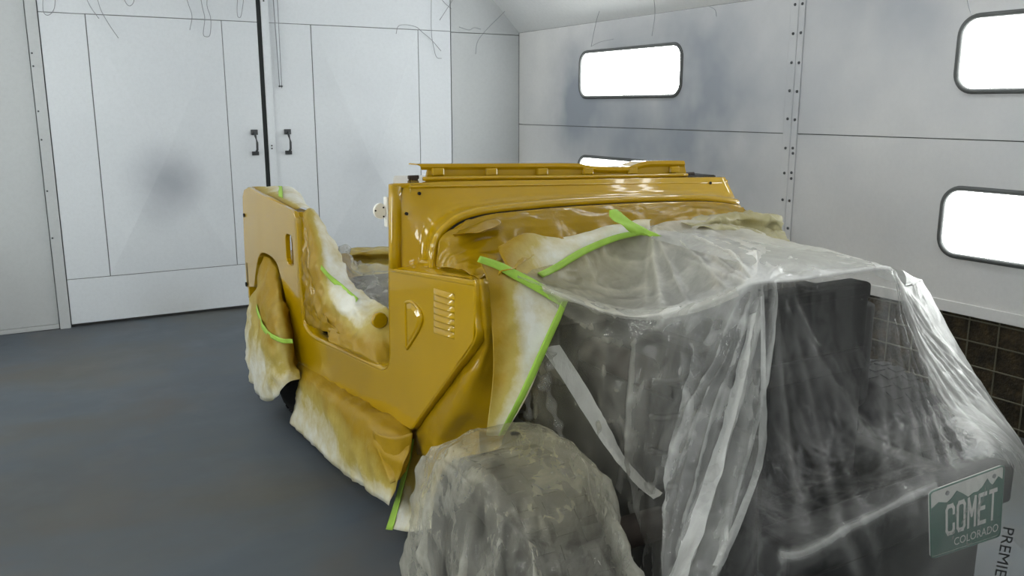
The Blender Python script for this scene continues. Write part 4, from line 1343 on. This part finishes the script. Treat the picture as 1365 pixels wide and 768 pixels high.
# folds fanning down from the radiator corner and along the front face
for k in range(20):
    s0 = 6.0 + rng.uniform(-0.25, 0.5)
    s1 = 3.6 + 6.2 * (k / 19) + rng.uniform(-.1, .1)
    pleat(d2_, den2, t2_, [(0.0, s0 + (s1 - s0) * .15), (0.3, s0 + (s1 - s0) * .6), (rng.uniform(.5, .95), s1)], rng.uniform(.05, .12), rng.uniform(.006, .014) * (1.0 if k < 9 else .55), rng.uniform(.04, .16) * (1.0 if k < 9 else .6))
for k in range(12):       # side folds hanging from the ridge
    s0 = rng.uniform(.4, 5.2)
    pleat(d2_, den2, t2_, [(rng.uniform(0, .2), s0), (.5, s0 - rng.uniform(-.25, .35)), (rng.uniform(.6, 1), s0 - rng.uniform(-.4, .6))], rng.uniform(.08, .2), rng.uniform(.006, .015), rng.uniform(.03, .10))
for k in range(14):       # folds radiating from the far radiator corner
    s0 = 9.0 + rng.uniform(-.1, .1)
    s1 = 8.4 + 3.1 * k / 13
    pleat(d2_, den2, t2_, [(0.0, s0 + (s1 - s0) * .25), (.3, s0 + (s1 - s0) * .75), (rng.uniform(.45, .62), s1)], rng.uniform(.04, .10), rng.uniform(.004, .009), rng.uniform(.06, .22))
# tension lines: bumper line, plate top edge
pleat(d2_, den2, t2_, [(0, 11.0), (.3, 11.0), (.62, 11.0)], .10, .004, .35)
pleat(d2_, den2, t2_, [(0, 10.55), (.3, 10.6), (.58, 10.7)], .08, .006, .22)
for a0, a1 in ((6.05, 5.75), (6.35, 6.2)):
    pleat(d2_, den2, t2_, [(0, a0), (.3, (a0 + a1) / 2), (.62, a1), (1, a1 - .3)], .07, .02, .38)
band = np.exp(-((t2_ - .60) / .010) ** 2) * ((s_ax[None, :] > 6.9) & (s_ax[None, :] < 9.1))
den2 += .32 * band; d2_ += .006 * band
# haze painted in for light from above on the flat radiator top; ridge line
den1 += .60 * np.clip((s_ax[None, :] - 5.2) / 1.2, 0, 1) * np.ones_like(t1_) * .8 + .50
den2 += .13 * np.clip((5.9 - s_ax[None, :]) / .6, 0, 1)
den2 += .08 * np.clip((t2_ - .35) / .2, 0, 1) * np.clip((s_ax[None, :] - 7.5) / 1.5, 0, 1)
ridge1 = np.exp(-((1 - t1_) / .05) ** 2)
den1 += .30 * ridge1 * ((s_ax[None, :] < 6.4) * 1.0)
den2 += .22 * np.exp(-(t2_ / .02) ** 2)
for k in range(9):       # creases fanning over the top from the tape knot and the corner
    s0, s1 = 3.9, rng.uniform(3.0, 8.5)
    pleat(d1_, den1, t1_, [(0.05, s0), (.5, s0 + (s1 - s0) * .7), (1, s1)], rng.uniform(.06, .14), rng.uniform(.004, .012), rng.uniform(.05, .2))
for k in range(8):
    s0, s1 = 6.0, rng.uniform(4.2, 8.6)
    pleat(d1_, den1, t1_, [(0.45, s1), (.8, s0 + (s1 - s0) * .5), (1, s0 + (s1 - s0) * .2)], rng.uniform(.05, .10), rng.uniform(.005, .012), rng.uniform(.08, .22))
# the film between the far corner and the fender side is doubled
den2 += .46 * np.clip((s_ax[None, :] - 9.2) / .7, 0, 1) * np.clip(1.2 - 1.55 * t2_, 0, 1)
# over the plate the film is stretched flat and clear
flat = np.exp(-((s_ax[None, :] - 9.5) / .55) ** 4) * np.exp(-((t2_ - .72) / .13) ** 4)
den2 *= 1 - .8 * flat
den2 += .17 * flat
d2_ *= 1 - .9 * flat
# crumple noise
for G_, D_, E_ in ((G1, d1_, den1), (G2, d2_, den2)):
    for i in range(G_.shape[0]):
        for j in range(NC):
            p = G_[i, j]
            a_ = 1 - 2 * abs(nz(p, 6.0, 3.3)); b_ = 1 - 2 * abs(nz(p, 17.0, 5.1))
            w = 1.0 if s_ax[j] < 6.2 else 0.45
            w *= 1 - (.9 * flat[i, j] if G_ is G2 else 0)
            E_[i, j] += (.34 if s_ax[j] < 6.2 else .10) * w * max(0, .75 * a_ + .4 * b_ - .25) ** 3
            D_[i, j] += w * (.010 * a_ + .0045 * b_) - .006 * w
        # keep the seam row of both halves identical
d2_[0] = d1_[-1]
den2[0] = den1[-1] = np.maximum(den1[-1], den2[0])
N1, N2 = grid_normals(G1), grid_normals(G2)
N2[0] = N1[-1] = (N1[-1] + N2[0]) / np.linalg.norm(N1[-1] + N2[0], axis=1, keepdims=True)
P1 = G1 + N1 * d1_[:, :, None]
P2 = G2 + N2 * d2_[:, :, None]
P2[:, :, 2] = np.maximum(P2[:, :, 2], 0.004)
V = np.concatenate([P1.reshape(-1, 3), P2[1:].reshape(-1, 3)])
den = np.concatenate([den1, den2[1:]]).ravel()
spr = np.zeros((NR1 + NR2 - 1, NC))
spr += np.clip(1 - s_ax[None, :] / 4.2, 0, 1) * .65
spr[:NR1] += .45 * (1 - t1_) * np.clip(1.3 - s_ax[None, :] / 9, 0, 1)
FF = grid_faces(NR1 + NR2 - 1, NC)
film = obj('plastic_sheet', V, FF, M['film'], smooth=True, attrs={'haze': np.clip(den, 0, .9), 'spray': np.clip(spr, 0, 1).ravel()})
tag(film, 'clear plastic sheet draped over the engine bay, radiator and licence plate', 'plastic sheet')
bvh = BVHTree.FromPolygons([Vector(v) for v in V], FF)


def on_film(px, py, off):
    d = Vector(ray(px, py)).normalized()
    hit = bvh.ray_cast(Vector(EYE), d)
    if hit[0] is None: return np.array(at(px, py, 'Y', 1.3))
    return np.array(hit[0]) - np.array(d) * off


def film_strip(name, rows, nr, nc, off, amp, dens, seed, spray=0.0, freq=14, mat='film'):
    """a folded-over band of the same film lying on the sheet"""
    g = np.array([[on_film(x, y, off) for x, y in r] for r in rows])
    g = resample(g, nr, nc)
    g = crumple(g, amp, freq, seed)
    return obj(name, g.reshape(-1, 3), grid_faces(nr, nc), M[mat], film, smooth=True, attrs={'haze': np.full(nr * nc, dens), 'spray': np.full(nr * nc, spray)})


film_strip('gathered_fold', [[(1003, 400), (1012, 395), (1019, 392)], [(990, 470), (1005, 470), (1018, 470)], [(970, 540), (995, 545), (1017, 545)], [(950, 605), (985, 610), (1016, 610)], [(925, 670), (955, 680), (992, 680)], [(900, 740), (930, 745), (962, 745)], [(885, 790), (915, 795), (945, 795)]], 70, 26, 0.014, 0.020, .12, 2.5)
film_strip('gathered_fold', [[(1000, 420), (1004, 418), (1008, 416)], [(985, 480), (991, 480), (998, 480)], [(968, 545), (975, 545), (984, 545)], [(945, 620), (953, 620), (963, 620)], [(918, 700), (928, 700), (940, 700)], [(893, 770), (903, 770), (916, 770)]], 50, 10, 0.026, 0.008, .38, 4.5)
film_strip('gathered_fold', [[(1014, 395), (1016, 395), (1019, 395)], [(1014, 500), (1017, 500), (1021, 500)], [(1010, 600), (1015, 600), (1020, 600)], [(985, 680), (990, 680), (996, 680)], [(950, 755), (956, 755), (963, 755)]], 50, 8, 0.024, 0.005, .30, 6.5)
film_strip('folded_band', [[(722, 466), (734, 462), (746, 460)], [(748, 503), (762, 502), (776, 506)], [(776, 548), (790, 548), (803, 552)], [(810, 600), (820, 600), (830, 604)], [(845, 643), (852, 640), (858, 638)], [(872, 666), (878, 662), (884, 657)]], 50, 14, 0.016, 0.006, .80, 8.1, .1)
film_strip('folded_band', [[(690, 366), (690, 371), (692, 377)], [(740, 384), (742, 389), (745, 395)], [(800, 404), (801, 410), (802, 417)], [(850, 414), (851, 420), (852, 427)], [(920, 404), (922, 411), (924, 418)], [(980, 381), (983, 388), (986, 395)]], 50, 10, 0.010, 0.004, .22, 9.4, .15)
film_strip('folded_band', [[(868, 306), (872, 312), (868, 318)], [(930, 312), (930, 322), (926, 334)], [(990, 320), (990, 334), (985, 350)], [(1050, 330), (1050, 345), (1045, 362)], [(1110, 337), (1112, 348), (1112, 358)], [(1160, 349), (1165, 352), (1170, 356)]], 50, 14, 0.006, 0.003, .34, 10.4, .05)
# strands of film twisted under the paper's taped edge
for k, pts in enumerate((((700, 520), (705, 550), (700, 570), (688, 585)), ((728, 505), (735, 540), (745, 570), (748, 590)), ((735, 470), (730, 500), (722, 520)))):
    p3 = line([on_film(x, y, 0.02) for x, y in pts], 24)
    MB().tube([tuple(p) for p in p3], [0.012 + .006 * math.sin(i * .9 + k) for i in range(24)], 8).obj('twisted_strand', M['film_wheel'], film, smooth=True)

# print on the film beside the plate
v, f = text_geo('PREMIER')
c0, c1 = np.array([1345.0, 704.0]), np.array([1331.0, 782.0])
ax_ = c1 - c0
pr_ = np.array([14.5, 3.0])
vs = []
for a_, b_ in v:
    q_ = c0 + ax_ * a_ - pr_ * (0.5 - b_)
    vs.append(on_film(q_[0], q_[1], 0.004))
obj('printed_word', vs, f, M['ink'], film)

# bundle of film on the far side of the engine bay
o = sheet('film_bundle', [
    [(905, 296, 'Y2.22', .35), (950, 287, 'Y2.25', .7), (1000, 283, 'Y2.25', .75), (1030, 285, 'Y2.2', .3), (1041, 292, 'Y2.15', .0)],
    [(915, 299, 'Y2.16', .3), (955, 292, 'Y2.17', .5), (1000, 291, 'Y2.17', .6), (1032, 292, 'Y2.12', .25), (1044, 300, 'Y2.08', .0)],
    [(925, 302, 'Y2.15', .2), (960, 301, 'Y2.16', .2), (1000, 304, 'Y2.17', .35), (1030, 305, 'Y2.12', .3), (1044, 310, 'Y2.08', .1)],
    [(940, 303, 'Y2.10', .3), (975, 305, 'Y2.10', .3), (1010, 311, 'Y2.08', .4), (1035, 314, 'Y2.04', .4), (1049, 318, 'Y2.0', .25)],
    [(950, 306, 'Y2.09', .2), (985, 312, 'Y2.08', .2), (1018, 320, 'Y2.04', .4), (1040, 326, 'Y1.98', .5), (1056, 328, 'Y1.95', .4)],
], M['film_bundle'], nr=40, nc=60, amp=0.022, freq=11, seed=18.2, density=.12)
thing_mesh(o, 'bundle of crumpled yellowish film beside the cowl end', 'plastic film', G_PAPER)

# ------------------------------------------------------------------ plastic cover over the front wheel
wc = np.array([1.012, 1.725])
NA, NT = 160, 70
vs = np.zeros((NT, NA, 3)); dn_ = np.zeros((NT, NA)); sp_ = np.zeros((NT, NA))
for i in range(NT):
    t = i / (NT - 1)
    for j in range(NA):
        a_ = 2 * math.pi * j / NA
        ca, sa = math.cos(a_), math.sin(a_)
        # t < .35: over the crown; beyond: hanging skirt
        if t < .35:
            k = math.sin(t / .35 * math.pi / 2)
            zz = 0.672 - 0.07 * (1 - math.sqrt(max(0, 1 - k * k))) 
            bx, by = .142 * k, .27 * k
            zz -= 0.10 * k ** 2 * abs(sa) ** 2
        else:
            k = (t - .35) / .65
            bx, by = .142 + .055 * k ** .8, .27 + .14 * k ** .5
            zz = (0.61 - 0.10 * abs(sa) ** 2) * (1 - k) + 0.012 * k
        e = 2 / 3.2
        x = bx * math.copysign(abs(ca) ** e, ca); y = by * math.copysign(abs(sa) ** e, sa)
        wv = (1 - abs(math.sin(a_ * 5.5 + 2.2 * math.sin(a_ * 2) + 1.5 * t))) ** 2.2
        wv2 = (1 - abs(math.sin(a_ * 13 + 3 * math.sin(a_ * 3 + 1) - 2 * t))) ** 3
        am = min(1, max(0, (t - .15) / .4))
        m_ = 1 + am * (.16 * wv + .07 * wv2 - .05)
        p = np.array([wc[0] + x * m_, wc[1] + y * m_, zz])
        cr = (1 - 2 * abs(nz(p, 7, 2.0))) * .014 + (1 - 2 * abs(nz(p, 19, 4.0))) * .006
        p += np.array([ca * cr, sa * cr, cr * (1 - t) * .8])
        p[2] = max(p[2], .004)
        vs[i, j] = p
        dn_[i, j] = .17 * wv * am + .10 * wv2 * am + .10 * (1 - t) + .09 * max(0, (cr + .004) / .02) ** 3
        sp_[i, j] = max(0, .6 - 1.3 * t) + .16
fs = [(i * NA + j, i * NA + (j + 1) % NA, (i + 1) * NA + (j + 1) % NA, (i + 1) * NA + j) for i in range(NT - 1) for j in range(NA)]
o = obj('wheel_cover', vs.reshape(-1, 3), fs, M['film_wheel'], smooth=True, attrs={'haze': dn_.ravel(), 'spray': np.clip(sp_, 0, 1).ravel()})
tag(o, 'crumpled dusty plastic cover draped over the front wheel', 'plastic cover')
# matching cover is not needed on the far wheel: the main sheet reaches over it

# ------------------------------------------------------------------ dangling threads
yb = 'Y%.3f' % (YB - 0.03)
TH = [
    [(58, -12), (57, 5), (58, 16), (63, 20.5), (69, 17), (73, 8), (74, -12)],
    [(112, -10), (120, 8), (132, 25)],
    [(128, -10), (134, 12), (145, 32), (158, 51)],
    [(163, -8), (168, 4), (173, 8), (178, 3), (179, -8)],
    [(246, -10), (252, 8), (256, 22), (253, 40)],
    [(266, -10), (270, 10), (273, 25), (271, 45), (275, 49), (280, 46), (281, 25), (276, 8), (277, -10)],
    [(317, -8), (316, 12), (317, 22), (321, 22), (324, 5), (325, -8)],
    [(528, 45), (531, 35), (541, 33), (555, 36), (562, 42), (575, 53), (588, 68)],
    [(575, -10), (575, 40), (578, 62), (582, 76), (589, 78)],
    [(582, -10), (592, 3), (602, 12)],
    [(610, -10), (597, 10), (586, 27)],
    [(634, 72), (637, 55), (650, 38), (672, 16), (688, -5)],
    [(612, 36), (625, 40), (632, 37), (641, 39)],
]
tg = 'threads dangling over the doors'
for pts in TH:
    p3 = line([at(x, y, 'Y', YB - 0.035) for x, y in pts], 4 * len(pts))
    o = MB().tube([tuple(p) for p in p3], 0.0022, 5).obj('thread', M['thread'], smooth=True)
    tag(o, 'thin dark thread dangling against the white wall above the doors', 'thread', tg)
TH2 = [[(711, -8), (716, 10), (720, 23)], [(748, -10), (749, 10), (756, 24), (763, 22), (768, 8), (768, -10)], [(808, -8), (798, 18), (794, 32), (788, 62)], [(788, 62), (800, 56), (818, 52)], [(871, -8), (873, 18), (869, 48)], [(944, 8), (953, 13), (955, 22)], [(1288, -8), (1291, 8), (1295, 20)]]
for pts in TH2:
    p3 = line([at(x, y, 'X', XR - 0.03 - max(0, (30 - y) * .002)) for x, y in pts], 4 * len(pts))
    o = MB().tube([tuple(p) for p in p3], 0.0018, 5).obj('thread', M['thread'], smooth=True)
    tag(o, 'thin dark thread dangling against the grey wall above a lit window', 'thread', 'threads dangling over the windows')
